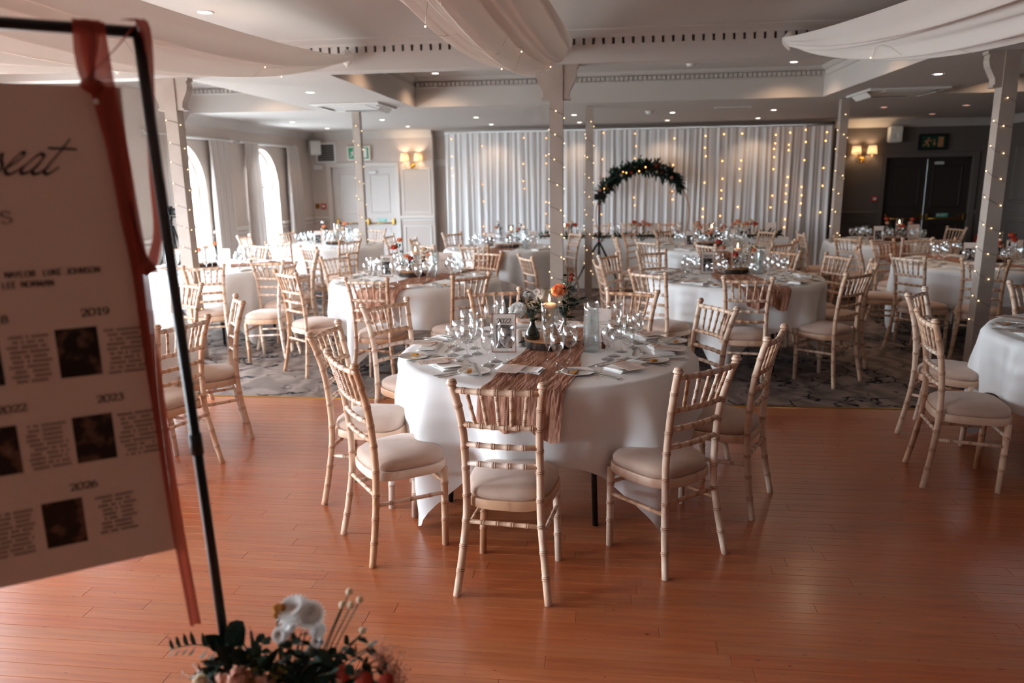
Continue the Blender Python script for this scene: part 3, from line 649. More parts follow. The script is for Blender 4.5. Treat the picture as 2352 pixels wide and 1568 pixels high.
for x, y, lab in ((-5.42, 14.38, 'red fire extinguisher standing left of the left doors'), (6.78, 14.3, 'red fire extinguisher in the dark right corner')):
    t = thing('fire_extinguisher', lab, 'extinguisher', (x, y, 0.05)); MB().lathe([(0, 0), (0.07, 0), (0.075, 0.02), (0.075, 0.42), (0.05, 0.48), (0.022, 0.5), (0.022, 0.52), (0, 0.52)], 16).build('cylinder', X['red'], t)
    MB().box(-0.015, -0.05, 0.52, 0.015, 0.04, 0.56, c=0.005).build('valve', X['blackplastic'], t); MB().tube([(0.02, 0, 0.53), (0.09, 0, 0.5), (0.095, 0, 0.3), (0.09, 0, 0.2)], 0.01, 6).build('hose', X['blackplastic'], t)
    MB().box(-0.09, -0.09, -0.05, 0.09, 0.09, 0.0, c=0.01).build('stand', X['grey'], t)

# ------------------------------------------------------------------ white backdrop with curtain lights
YB = 13.7
bd = thing('backdrop_curtain', 'tall white gathered voile backdrop across the far wall', 'curtain', (0, YB, 0))
r_ = random.Random(5)
for x0, x1, sd in ((-2.76, -0.22, 1), (-0.2, 1.76, 2), (1.78, 3.95, 3)):
    ph = [r_.uniform(0, 6.28) for _ in range(6)]; n = int((x1-x0)/0.0125)
    def fn(u, v, x0=x0, x1=x1, ph=ph):
        x = x0+(x1-x0)*u; a = 0.012+0.020*min(1, v*2.5)
        w = math.sin(x*52+ph[0]+1.3*math.sin(x*5+ph[3]))+0.6*math.sin(x*87+ph[1]+v*0.8)+0.5*math.sin(x*31+ph[2]-v)
        return (x+0.03*math.sin(x*7+ph[4])*v, a*w*0.6-0.02*v, 2.44-2.43*v)
    MB().grid(n, 14, fn).build('curtain_panel', X['backdrop'], bd)
MB().tube([(-2.8, 0.03, 2.45), (3.99, 0.03, 2.45)], 0.018, 8).build('top_pole', X['white'], bd)
for x in (-2.78, -0.21, 1.77, 3.97): MB().tube([(x, 0.05, 0.012), (x, 0.05, 2.45)], 0.017, 8).box(x-0.2, -0.12, 0, x+0.2, 0.25, 0.012).build('upright', X['white'], bd)
cl_ = thing('curtain_lights', 'strands of warm fairy lights hanging down the white backdrop', 'lights', (0, YB, 0))
for x in (-2.66, -2.1, -1.35, -0.95, 0.05, 0.62, 1.28, 1.82, 2.12, 2.42, 2.98, 3.22, 3.48, 3.82):
    s_ = MB().tube([(x, -0.075, 2.42), (x+0.01, -0.08, 1.4), (x-0.01, -0.095, 0.55)], 0.0012, 4).build('strand', X['wirec'], cl_); b_ = MB(); z = 2.4-r_.random()*0.2
    while z > 0.6:
        b_.ball((x+r_.uniform(-.012, .012), -0.09-0.01*r_.random(), z), 0.0085 if x < 1.0 else 0.0115, 6, 4); z -= r_.choice((0.09, 0.2, 0.3, 0.45, 0.14))*(1.5 if x < 1.0 else 1.0)
    stuff(b_.build('bulbs', X['bulbc'], s_))

# ------------------------------------------------------------------ botanical helpers
def petal_shell(mb, c, R, n, open_, h, m, tw=0.0):       # n cupped petals round c
    for k in range(n):
        a0 = 2*PI*k/n+tw; wd = 2*PI/n*0.85
        def fn(u, v, a0=a0):
            a = a0+(u-0.5)*wd*(0.35+0.65*math.sin(PI*min(v, 0.8)/1.0)); r = R*(0.25+open_*math.sin(v*PI*0.62)); z = h*(v**1.1)-R*0.18*abs(u-0.5)*2*v
            return (c[0]+r*math.cos(a), c[1]+r*math.sin(a), c[2]+z)
        mb.grid(5, 5, fn, m)
def rose(mb, c, R, m=0):
    mb.ball((c[0], c[1], c[2]+R*0.5), R*0.62, 10, 6, m, (1, 1, 0.9))
    for i, (o, n) in enumerate(((0.42, 4), (0.62, 5), (0.85, 6), (1.0, 7))): petal_shell(mb, c, R, n, o, R*(1.25-0.16*i), m, i*0.6)
def daisy(mb, c, R, m=0, mc=1, n=16, tilt=0.25, layers=2, ax=(0, 0, 1)):
    q = Vector((0, 0, 1)).rotation_difference(Vector(ax).normalized()).to_matrix().to_4x4(); M = Matrix.Translation(c) @ q
    for L in range(layers):
        for k in range(n):
            a = 2*PI*(k+0.5*L)/n; d = Vector((math.cos(a), math.sin(a), tilt+0.35*L)); t_ = MB().leaf((0, 0, 0.002*L), d, (0, 0, 1), R*(1-0.15*L), R*0.36, m, 0.1, 0.25); mb.add(t_.v, t_.f, m, True, M)
    t_ = MB().ball((0, 0, R*0.10), R*0.17, 8, 5, 0, (1, 1, 0.6)); mb.add(t_.v, t_.f, mc, True, M)
LEAF = MB().leaf((0, 0, 0), (1, 0, 0), (0, 0, 1), 1.0, 0.42).mesh('leaf', X['leaf'])
LEAFR = MB().leaf((0, 0, 0), (1, 0, 0), (0, 0, 1), 1.0, 0.72).mesh('leaf', X['leafb'])
LEAFY = MB().leaf((0, 0, 0), (1, 0, 0), (0, 0, 1), 1.0, 0.5).mesh('leaf', X['leafy'])
def leaf_obj(parent, p, d, L, me, roll=0.0):
    o = obj('leaf', me, parent); d = Vector(d).normalized()
    q = Vector((1, 0, 0)).rotation_difference(d); o.rotation_mode = 'QUATERNION'
    from mathutils import Quaternion
    o.rotation_quaternion = q @ Quaternion((1, 0, 0), roll); o.location = p; o.scale = (L, L, L); return o
def foliage(mb, pts, n, L, r_, m=0, spread=1.0):         # many small leaves along a path, one mesh
    for k in range(n):
        i = r_.randrange(len(pts)-1); f = r_.random(); p = Vector(pts[i]).lerp(Vector(pts[i+1]), f)
        d = Vector((r_.gauss(0, 1), r_.gauss(0, 1), r_.gauss(0.15, 0.8))).normalized(); q = p + d*r_.random()*spread
        mb.leaf(q, d+Vector((r_.gauss(0, .4), r_.gauss(0, .4), r_.gauss(0, .4))), (0, 0, 1), L*r_.uniform(.6, 1.2), L*0.4, m)

# ------------------------------------------------------------------ flower hoop behind the top table
hp = thing('flower_hoop', 'round hoop arch with dark leaf garland before the white backdrop', 'arch', (0.74, 13.22, 0))
HR, HZ = 0.80, 0.985
MB().tube([(HR*math.cos(2*PI*k/64), 0, HZ+HR*math.sin(2*PI*k/64)) for k in range(65)], 0.011, 8, caps=False).build('hoop', X['cutwood'], hp)
MB().box(-0.45, -0.2, 0, 0.45, 0.2, 0.03, c=0.01).tube([(-0.3, 0, 0.03), (-0.3, 0, 0.26)], 0.012, 6).tube([(0.3, 0, 0.03), (0.3, 0, 0.26)], 0.012, 6).build('base', X['orangewood'], hp)
r_ = random.Random(21); arcp = [(HR*math.cos(math.radians(a)), -0.02, HZ+HR*math.sin(math.radians(a))) for a in range(38, 156, 4)]
g = MB(); foliage(g, arcp, 1200, 0.12, r_, 0, 0.10); foliage(g, arcp, 200, 0.12, r_, 1, 0.12)
for a in (72, 96, 118, 130, 58):
    b = Vector((HR*math.cos(math.radians(a)), -0.02, HZ+HR*math.sin(math.radians(a)))); e = b+Vector((0.02, 0, 0.17)); foliage(g, [b, b.lerp(e, .5), e], 26, 0.065, r_, 1, 0.04)
stuff(g.build('foliage', [X['leaf'], X['leafb']], hp))
for k in range(10):
    a = math.radians(r_.uniform(40, 152)); rr = HR+r_.uniform(-0.07, 0.08); f = MB(); mm = r_.choice(('petalo', 'petalr', 'petalp', 'petalc'))
    rose(f, (0, 0, 0), r_.uniform(0.018, 0.026)); o = f.build('bloom', X[mm], hp); o.location = (rr*math.cos(a), -0.1-0.02*r_.random(), HZ+rr*math.sin(a)); o.rotation_euler = (PI/2, 0, 0)
g = MB()
for k in range(6):
    a = math.radians(r_.uniform(45, 165)); rr = HR+r_.uniform(-0.06, 0.06); g.ball((rr*math.cos(a), -0.13, HZ+rr*math.sin(a)), 0.011, 6, 4)
stuff(g.build('bulbs', X['bulbc'], hp))

# ------------------------------------------------------------------ camera tripods
def tripod(x, y, h, rz, lab, clab, accent, lens, hub=0.52, spread=1.0):
    t = thing('camera_tripod', lab, 'tripod', (x, y, 0), rz); zt = h*hub
    MB().tube([(0, 0, max(zt-0.45, 0.3) if hub > 0.6 else zt-0.15), (0, 0, h-0.1)], 0.014, 8).build('centre_column', X['black'], t)
    for k in range(3):
        a = 2*PI*k/3+0.5; d = (math.cos(a), math.sin(a))
        MB().tube([(d[0]*0.03, d[1]*0.03, zt), (d[0]*0.24*spread, d[1]*0.24*spread, zt*0.5)], 0.015, 8).tube([(d[0]*0.23*spread, d[1]*0.23*spread, zt*0.52), (d[0]*0.42*spread, d[1]*0.42*spread, 0.01)], 0.011, 8).build('leg', X['black'], t)
    MB().lathe([(0, -0.03), (0.032, -0.03), (0.036, 0), (0.032, 0.03), (0, 0.03)], 12, (0, 0, zt)).build('hub', X['black'], t)
    rg = MB()
    for z in ((zt+0.05, h-0.16, h-0.10) if accent else (zt+0.05,)): rg.lathe([(0.016, -0.008), (0.021, 0), (0.016, 0.008)], 12, (0, 0, z))
    rg.build('collar', X['red'] if accent else X['black'], t)
    MB().lathe([(0, 0), (0.022, 0), (0.026, 0.03), (0.018, 0.05), (0.03, 0.06), (0, 0.06)], 12, (0, 0, h-0.1)).tube([(0, 0, h-0.06), (0.07, -0.02, h-0.05)], 0.008, 6).build('ball_head', X['black'], t)
    c = thing('camera', clab, 'camera', (x, y, h-0.035), rz)
    MB().box(-0.07, -0.035, 0, 0.07, 0.035, 0.085, c=0.012).box(-0.025, -0.03, 0.085, 0.025, 0.03, 0.11, c=0.01).build('body', X['blackplastic'], c)
    MB().lathe([(0, 0), (0.034, 0), (0.034, 0.05), (0.038, 0.055), (0.038, 0.09), (0.03, 0.09), (0.028, 0.08), (0, 0.08)], 16, M=Matrix.Translation((0, lens*0.035, 0.042)) @ Matrix.Rotation(-lens*PI/2, 4, 'X')).build('lens', X['blackplastic'], c)
tripod(0.0, 10.62, 1.36, 0.15, 'black tripod with red collars standing beyond the centre post', 'black camera on the red-collared tripod before the hoop', True, 1)
tripod(-5.06, 8.42, 1.30, 1.4, 'black tripod standing behind the left post', 'black camera with lens on the tripod by the left windows', False, -1, 0.86, 0.9)
# ------------------------------------------------------------------ limewashed bamboo-style chairs
def bamboo(mb, path, r, nodes, n=9, r_end=None, dense=True):  # turned stick with raised double rings
    P = [Vector(p) for p in path]; cum = [0.0]
    for a, b in zip(P, P[1:]): cum.append(cum[-1]+(b-a).length)
    T = cum[-1]
    def at(s):
        s = min(max(s, 0), T)
        for i in range(len(P)-1):
            if s <= cum[i+1]+1e-9: return P[i].lerp(P[i+1], (s-cum[i])/max(cum[i+1]-cum[i], 1e-9))
        return P[-1]
    st = []
    for c in cum: st.append((c, 1.0, 0))
    for q in nodes:
        s0 = q*T
        for d, k, g in ((-0.0085, 1.0, 1), (-0.006, 1.13, 0), (-0.002, 1.15, 1), (0.0, 1.02, 1), (0.002, 1.15, 0), (0.006, 1.13, 1), (0.0085, 1.0, 0)): st.append((s0+d, k, g))
        st = [e for e in st if not (e[1] == 1.0 and e[2] == 0 and abs(e[0]-s0) < 0.0084)]
    st.sort(key=lambda e: e[0]); st = [e for e in st if -1e-6 <= e[0] <= T+1e-6]
    rr = lambda s: r if r_end is None else r+(r_end-r)*s/T
    mb.tube([at(e[0]) for e in st], [rr(e[0])*e[1] for e in st], n, 0, mats=[e[2] for e in st][:-1])
LM = [X['lime'], X['groove']]
def smooth_path(pts, k=4):
    P = [Vector(p) for p in pts]; out = []
    for i in range(len(P)-1):
        a, b, c, d = P[max(i-1, 0)], P[i], P[i+1], P[min(i+2, len(P)-1)]
        for j in range(k):
            t = j/k; out.append(0.5*((2*b)+(c-a)*t+(2*a-5*b+4*c-d)*t*t+(3*b-a-3*c+d)*t**3))
    return out+[P[-1]]
def seat_outline(k=1.0, n=40):
    out = []
    for i in range(n):
        a = 2*PI*i/n; c, s_ = math.cos(a), math.sin(a); e = 0.62
        x = math.copysign(abs(c)**e, c); y = math.copysign(abs(s_)**e, s_)
        w = 0.172+0.026*(y*0.5+0.5)
        out.append((x*w*k, -0.015+y*0.185*k))
    return out
def build_chair(loc, rz):
    c = thing('spindle_chair', '', 'chair', loc, rz)
    rear = lambda s: smooth_path([(s*0.186, -0.24, 0), (s*0.166, -0.21, 0.17), (s*0.149, -0.19, 0.34), (s*0.148, -0.188, 0.5), (s*0.149, -0.205, 0.68), (s*0.162, -0.238, 0.82), (s*0.172, -0.258, 0.878)])
    for s in (-1, 1):
        mb = MB(); bamboo(mb, rear(s), 0.0155, (0.12, 0.235, 0.35, 0.47, 0.60, 0.70, 0.80, 0.90)); e = (s*0.1725, -0.2595, 0.877)
        mb.lathe([(0.0155, 0), (0.015, 0.006), (0.021, 0.010), (0.0215, 0.016), (0.017, 0.021), (0.018, 0.024), (0.014, 0.029), (0, 0.030)], 10, e, mats=[0, 1, 0, 0, 1, 0, 0]); mb.build('leg', LM, c)
        mb = MB(); bamboo(mb, [(s*0.170, 0.12, 0), (s*0.158, 0.132, 0.37)], 0.0155, (0.33, 0.55, 0.80), r_end=0.0165); mb.build('leg', LM, c)
    o1 = seat_outline(1.0); o2 = seat_outline(0.985); mb = MB(); n = len(o1)
    rings = [(o2, 0.362), (o1, 0.368), (o1, 0.396), (o2, 0.402)]; vs = [(x, y, z) for o, z in rings for x, y in o]
    mb.add(vs, [tuple(range(n-1, -1, -1)), tuple(range(3*n, 4*n))], 0); mb.add(vs, [(r*n+k, r*n+(k+1) % n, (r+1)*n+(k+1) % n, (r+1)*n+k) for r in range(3) for k in range(n)], 0, True); mb.build('seat_frame', LM, c)
    mb = MB(); R = [(0.90, 0.400), (0.955, 0.408), (0.965, 0.422), (0.945, 0.436), (0.86, 0.448), (0.66, 0.457), (0.34, 0.462)]; vs = []
    for k, z in R: vs += [(x, y, z) for x, y in seat_outline(k)]
    vs.append((0, -0.015, 0.463)); fs = [(r*n+k, r*n+(k+1) % n, (r+1)*n+(k+1) % n, (r+1)*n+k) for r in range(len(R)-1) for k in range(n)]
    m = len(R)-1; fs += [(m*n+k, m*n+(k+1) % n, len(vs)-1) for k in range(n)]; mb.add(vs, fs, 0, True); mb.build('cushion', X['suede'], c)
    def rail(z, y, hw, bow, nodes, name='rail', r=0.0115):
        mb = MB(); bamboo(mb, [(-hw, y, z)] + [(hw*q, y-bow*(1-q*q), z) for q in (-0.6, -0.2, 0.2, 0.6)] + [(hw, y, z)], r, nodes, 8); return mb.build(name, LM, c)
    rail(0.862, -0.25, 0.168, 0.02, (0.12, 0.31, 0.5, 0.69, 0.88), r=0.0125); rail(0.716, -0.212, 0.152, 0.018, (0.10, 0.27, 0.42, 0.58, 0.73, 0.90))
    rail(0.632, -0.198, 0.149, 0.016, (0.2, 0.4, 0.6, 0.8)); rail(0.552, -0.19, 0.148, 0.014, (0.2, 0.4, 0.6, 0.8))
    for k in range(5):
        q = (k-2)/2; mb = MB(); b0 = 0.018*(1-(q*0.62)**2); b1 = 0.02*(1-(q*0.68)**2)
        bamboo(mb, [(q*0.094, -0.212-b0, 0.718), (q*0.115, -0.25-b1, 0.86)], 0.0075, (0.2, 0.52, 0.84), 7); mb.build('spindle', LM, c)
    rail(0.305, -0.193, 0.15, 0, (0.22, 0.42, 0.62, 0.82), 'stretcher', 0.0095)
    mb = MB(); bamboo(mb, [(-0.16, 0.13, 0.30), (0.16, 0.13, 0.30)], 0.0095, (0.25, 0.5, 0.75), 8); mb.build('stretcher', LM, c)
    for s in (-1, 1): mb = MB(); bamboo(mb, [(s*0.154, -0.197, 0.262), (s*0.162, 0.128, 0.25)], 0.0095, (0.22, 0.5, 0.78), 8); mb.build('stretcher', LM, c)
    return c
TN = {1: 'the nearest round table', 2: 'the round table left of centre post', 3: 'the round table with the 2019 card', 4: 'the round table behind the left post',
      5: 'the round table in the far left corner', 6: 'the far table left of the centre post', 7: 'the far table in front of the hoop', 8: 'the far right table in shadow',
      9: 'the table behind the right post', 10: 'the table cut by the right edge', 11: 'the table hidden behind the sign', 12: 'the long top table'}
CH = [(1, -.343, 2.871, -5.7, 'white-worn chair with its back to the camera, front of the nearest table'), (1, -.883, 3.132, -51.9, 'limewashed chair turned right, front left of the nearest table'),
      (1, -1.143, 3.605, -94.1, 'limewashed chair on the left of the nearest table, behind another'), (1, -1.106, 4.293, -125.9, 'pale chair at back left of the nearest table facing the camera'),
      (1, -.618, 4.733, -161.1, 'pale chair behind the 2022 card at the nearest table'), (1, .124, 4.738, 156.9, 'pale chair behind the water jug at the nearest table'),
      (1, .469, 4.294, 117.9, 'limewashed chair at back right of the nearest table'), (1, .612, 3.711, 64.6, 'limewashed chair pulled out right of the nearest table, seen side-on'),
      (1, .269, 3.15, 41.3, 'limewashed chair turned left, front right of the nearest table'),
      (2, -1.755, 5.802, -6), (2, -2.45, 6.164, -37.9), (2, -2.433, 7.138, -121.6), (2, -1.175, 5.958, 43.1), (2, -1.266, 7.463, 152.7),
      (6, -2.132, 9.472, -89.8), (6, -1.822, 8.748, -46.3), (6, -2.648, 10.11, -96.6), (6, -1.365, 8.697, -11.9), (2, -.48, 7.33, -62), (6, -1.874, 10.324, -128.3), (6, -.542, 10.226, 118),
      (3, 1.13, 5.868, -7.7), (3, .553, 6.153, -40.2), (3, .248, 6.667, -79.2), (3, .311, 7.189, -121.3), (3, .669, 7.457, -148.6), (3, 1.645, 7.511, 130.5), (3, 1.985, 7.156, 111.8),
      (3, 2.078, 6.692, 77.5), (3, 1.801, 6.104, 41.3),
      (4, -3.707, 6.667, 25.3), (4, -3.149, 7.10, -6.4), (4, -3.24, 7.60, 108), (4, -3.092, 6.551, 92.5), (4, -4.241, 8.477, 147.4),
      (5, -4.792, 10.2, -91.4), (5, -3.22, 8.6, -37), (5, -3.97, 9.243, -7.3), (5, -4.513, 10.93, -107.3), (5, -3.4, 9.454, 58.3), (5, -4.15, 11.25, -170), (5, -3.55, 11.2, 162),
      (7, .46, 9.56, -84), (7, .625, 10.174, -118.7), (7, .752, 9.10, -46.2), (7, 1.08, 10.579, -132.3), (7, 1.40, 8.60, -60), (7, 2.033, 10.372, 114.7), (7, 1.86, 8.76, 39.6), (7, 2.066, 9.19, 68.9),
      (8, 2.86, 10.08, -90), (8, 3.139, 9.46, -52), (8, 3.60, 9.30, 6.7), (8, 4.596, 10.777, 106.4),
      (9, 2.84, 7.78, -102.6), (9, 3.30, 8.60, -150), (9, 3.0, 7.22, -60), (9, 3.969, 8.707, -156.2), (9, 3.385, 7.002, -23.6),
      (10, 3.019, 5.18, -163.1), (10, 2.214, 4.784, -127.4), (10, 1.978, 4.051, -98.2), (11, -3.23, 5.086, 154.5), (11, -2.54, 4.409, 123.4), (11, -2.506, 3.853, 72.2)]
CH += [(12, x, 12.12, 180+a) for x, a in ((-.66, 4), (-.02, -5), (.56, 3), (1.12, -3), (1.70, 5), (2.32, -4))]
proto = None; JIT = random.Random(9)
for row in CH:
    tb, x, y, a = row[:4]; rz = math.radians(a)
    if proto is None: proto = c = build_chair((x, y, 0), rz)
    else: c = dup(proto, (x, y, 0), rz)
    c['category'] = 'chair'; c['group'] = 'limewashed spindle chairs'
    if len(row) > 4: c['label'] = row[4]
    else: ranked(c, 'limewashed spindle chair', 'at '+TN[tb])

# ------------------------------------------------------------------ round tables, cloths and runners
TR, ZT, ZL = 0.765, 0.742, 0.7475                        # cloth radius, table top, cloth top
TAB = {1: (-.27, 3.80, 0.0), 2: (-1.68, 6.68, 0.25), 3: (1.20, 6.78, 0.52), 4: (-4.10, 7.60, 0.1), 5: (-3.85, 10.35, 0.3), 6: (-1.25, 9.70, 0.0), 7: (1.40, 9.75, 0.4), 8: (3.80, 10.45, 0.2),
       9: (3.75, 7.85, 0.6), 10: (2.96, 4.28, 0.1), 11: (-3.40, 4.22, 0.3)}
def cloth(tb):
    cx, cy, rot = TAB[tb]; r_ = random.Random(40+tb); half = 1.085; ks = [(r_.choice((7, 8, 9)), r_.uniform(0, 6.28)), (r_.choice((13, 14, 15)), r_.uniform(0, 6.28)), (r_.choice((21, 23)), r_.uniform(0, 6.28))]
    NT = 200; top = [0.02, 0.3, 0.6, 0.72, TR-0.012]; ND = 14
    def P(i, j):
        th = 2*PI*i/NT
        if j < len(top): return (top[j]*math.cos(th), top[j]*math.sin(th), ZL - (0.0015 if j == len(top)-1 else 0))
        q = (j-len(top)+1)/ND; a = th-rot; Lb = min(half/max(abs(math.cos(a)), abs(math.sin(a))), half*1.40); D = (Lb-TR)*q
        cor = abs(math.sin(2*a))**2
        f = (math.sin(ks[0][0]*th+ks[0][1])+0.6*math.sin(ks[1][0]*th+ks[1][1])+0.25*math.sin(ks[2][0]*th+ks[2][1]))
        amp = 0.036*min(1, D/0.25)*(0.8+0.5*cor); fold = 0.06*cor*min(1, max(0, D-0.12)/0.4)*math.cos(4*(a-PI/4)*2)
        r = TR + 0.012*min(1, D/0.02)*(1) + 0.05*D + amp*f + fold - 0.15*cor*D; z = ZL-0.004-D
        z -= 0.0
        if z < 0.008: r += (0.008-z)*0.7; z = 0.008
        return (r*math.cos(th), r*math.sin(th), z)
    o = MB().grid(NT, len(top)+ND, lambda u, v: P(round(u*NT), round(v*(len(top)+ND-1))), closed=True).build('tablecloth', X['cloth'], None, (cx, cy, 0))
    tag(o, 'white linen cloth draped over '+TN[tb], 'tablecloth', 'white round tablecloths')
def table(tb):
    cx, cy, rot = TAB[tb]; t = thing('round_table', 'round folding table under the white cloth, '+TN[tb].replace('the ', '', 1), 'table', (cx, cy, 0), 0, 'round banquet tables')
    MB().lathe([(0, ZT-0.025), (TR-0.03, ZT-0.025), (TR-0.025, ZT-0.012), (TR-0.03, ZT), (0, ZT)], 48).build('tabletop', X['grey'], t)
    for k in range(4):
        a = math.radians(-61+90*k); MB().tube([(0.55*math.cos(a), 0.55*math.sin(a), 0), (0.5*math.cos(a), 0.5*math.sin(a), ZT-0.025)], 0.014, 8).build('leg', X['black'], t)
for tb in TAB: table(tb); cloth(tb)
from mathutils import noise as mnoise
def runner(tb, ang, w, off, o0, o1, label, seed):        # cheesecloth laid across, hanging at both ends
    cx, cy, _ = TAB[tb]; r_ = random.Random(seed); u_ = Vector((math.cos(ang), math.sin(ang))); v_ = Vector((-u_.y, u_.x)); ph = [r_.uniform(0, 6.28) for _ in range(8)]
    def P(s, q):
        wob = 0.03*math.sin(s*3+ph[0]); lat = off+q*w/2*(1+0.10*math.sin(s*4.3+ph[1])+0.08*math.sin(s*9.1+ph[2]))+wob
        nz = mnoise.noise(Vector((lat*26+seed*9, s*5.0, 0.3)))+0.6*mnoise.noise(Vector((lat*64+s*5, s*5.0, 1.7+seed)))+0.4*mnoise.noise(Vector((lat*120, s*12.0, 3.1)))
        h = (nz*0.5+0.5)*0.008+0.004*mnoise.noise(Vector((lat*170, s*5.0, 5.0)))
        R = TR+0.016; e = math.sqrt(max(R*R-lat*lat, 0.01)); x = s
        if abs(s) <= e: z = ZL+0.002+h
        else:
            d = abs(s)-e; x = math.copysign(e+0.014+h*1.6+0.05*d, s); z = ZL-0.002-d*(1+0.12*math.sin(lat*31+ph[5])) ; x += 0; lat *= 1-0.12*min(1, d/0.2)
            wv = 0.012*math.sin(lat*55+ph[6])*min(1, d/0.1); x += wv*math.copysign(1, s)+math.copysign(0.012, s)
        p = u_*x+v_*lat; return (p.x, p.y, z)
    L0 = -(TR+o0); L1 = TR+o1
    o = MB().grid(150, 90, lambda a, b: P(L0+(L1-L0)*a, b*2-1)).build('table_runner', X['runner'], None, (cx, cy, 0)); tag(o, label, 'runner', 'cheesecloth table runners')
runner(1, math.radians(79), 0.36, -0.07, 0.17, 0.2, 'rust cheesecloth runner across the nearest round table', 1)
runner(2, math.radians(72), 0.36, -0.1, 0.26, 0.2, 'rust cheesecloth runner on the round table left of the centre post', 2)
runner(3, math.radians(96), 0.36, -0.02, 0.15, 0.2, 'rust cheesecloth runner on the round table with the 2019 card', 3)
runner(4, math.radians(30), 0.3, 0.0, 0.3, 0.2, 'rust cheesecloth runner on the round table behind the left post', 4)
runner(6, math.radians(85), 0.34, 0.0, 0.2, 0.2, 'rust cheesecloth runner on the far table left of the centre post', 6)
runner(7, math.radians(88), 0.34, 0.0, 0.2, 0.2, 'rust cheesecloth runner on the far table in front of the hoop', 7)
runner(8, math.radians(75), 0.34, 0.0, 0.2, 0.2, 'rust cheesecloth runner on the far right table in shadow', 8)
runner(9, math.radians(110), 0.34, 0.0, 0.2, 0.2, 'rust cheesecloth runner on the table behind the right post', 9)

# ------------------------------------------------------------------ long top table
tt = thing('long_table', 'long top table in front of the white backdrop', 'table', (0.9, 11.5, 0)); MB().box(-1.8, -0.36, ZT-0.03, 1.8, 0.36, ZT).build('tabletop', X['grey'], tt)
for sx in (-1.6, 1.6):
    for sy in (-0.28, 0.28): MB().tube([(sx, sy, 0), (sx, sy, ZT-0.03)], 0.016, 8).build('leg', X['black'], tt)
def lc(u, v):
    per = [(-1.83, 0.39), (-1.83, -0.39), (1.83, -0.39), (1.83, 0.39)]; L = [0.78, 3.66, 0.78, 3.66]; s = u*sum(L); k = 0
    while k < 3 and s > L[k]: s -= L[k]; k += 1
    a, b = per[k], per[(k+1) % 4]; f = s/L[k]; x, y = a[0]+(b[0]-a[0])*f, a[1]+(b[1]-a[1])*f
    nx, ny = [(-1, 0), (0, -1), (1, 0), (0, 1)][k]; w = 0.02*v*math.sin((x+y)*16)+0.012*v*math.sin((x-y)*37)
    return (x+nx*(w+0.03*v), y+ny*(w+0.03*v), ZL-(ZL-0.012)*v)
mb = MB().grid(260, 9, lc, closed=True).add([(-1.83, -0.39, ZL), (1.83, -0.39, ZL), (1.83, 0.39, ZL), (-1.83, 0.39, ZL)], [(0, 1, 2, 3)])
o = mb.build('tablecloth', X['cloth'], None, (0.9, 11.5, 0)); tag(o, 'long white cloth reaching the floor on the top table', 'tablecloth')
r_ = random.Random(77); gp = [(-0.88+3.5*k/40, 11.16+0.02*math.sin(k), ZL+0.035) for k in range(41)]; g = MB(); foliage(g, gp, 620, 0.07, r_, 0, 0.05); foliage(g, gp, 160, 0.08, r_, 1, 0.06)
gl = thing('leaf_garland', 'dark green leaf garland along the front edge of the top table', 'garland', (0, 0, 0)); stuff(g.build('foliage', [X['leaf'], X['leafb']], gl)); MB().tube(gp, 0.016, 6).build('rope', X['moss'], gl)
for k in range(9):
    f = MB(); rose(f, (0, 0, 0), 0.024); o = f.build('bloom', X[('petalp', 'petalc', 'petalo')[k % 3]], gl); o.location = (-0.75+k*0.38+r_.uniform(-.1, .1), 11.13, ZL+0.055)
# ------------------------------------------------------------------ tableware prototypes
def wine(H, R, kind):
    s = H*0.42 if kind != 'f' else H*0.38; t = 0.0011
    if kind == 'f': bowl = [(0.006, s), (0.014, s+0.02), (R*0.85, s+0.055), (R, s+0.085), (R*0.96, H*0.9), (R*0.9, H)]
    else: bowl = [(0.006, s), (R*0.5, s+0.010), (R*0.85, s+0.028), (R, s+0.052), (R*0.97, s+0.075), (R*0.80, H)]
    prof = [(0, 0.0), (0.034, 0.0), (0.035, 0.0018), (0.02, 0.005), (0.007, 0.012), (0.0042, 0.022), (0.0038, s*0.6), (0.0046, s-0.008)] + bowl
    inner = [(r-t, z) for r, z in reversed(bowl[1:])] + [(0, bowl[0][1]+0.004)]
    return MB().lathe(prof+[(bowl[-1][0]-t/2, H+0.0006)]+inner, 18).mesh('wine_glass' if kind != 'f' else 'champagne_flute', X['glass'])
GM = {'w': wine(0.158, 0.034, 'w'), 'b': wine(0.182, 0.039, 'w'), 'f': wine(0.192, 0.027, 'f')}
GN = {'w': ('wine_glass', 'clear wine glass'), 'b': ('wine_glass', 'large wine glass'), 'f': ('champagne_flute', 'clear champagne flute')}
def glass(k, x, y, where, z=ZL):
    o = obj(GN[k][0], GM[k], None, (x, y, z)); o['category'] = 'glass'; o['group'] = 'stemmed glasses on the tables'; ranked(o, GN[k][1], where); return o
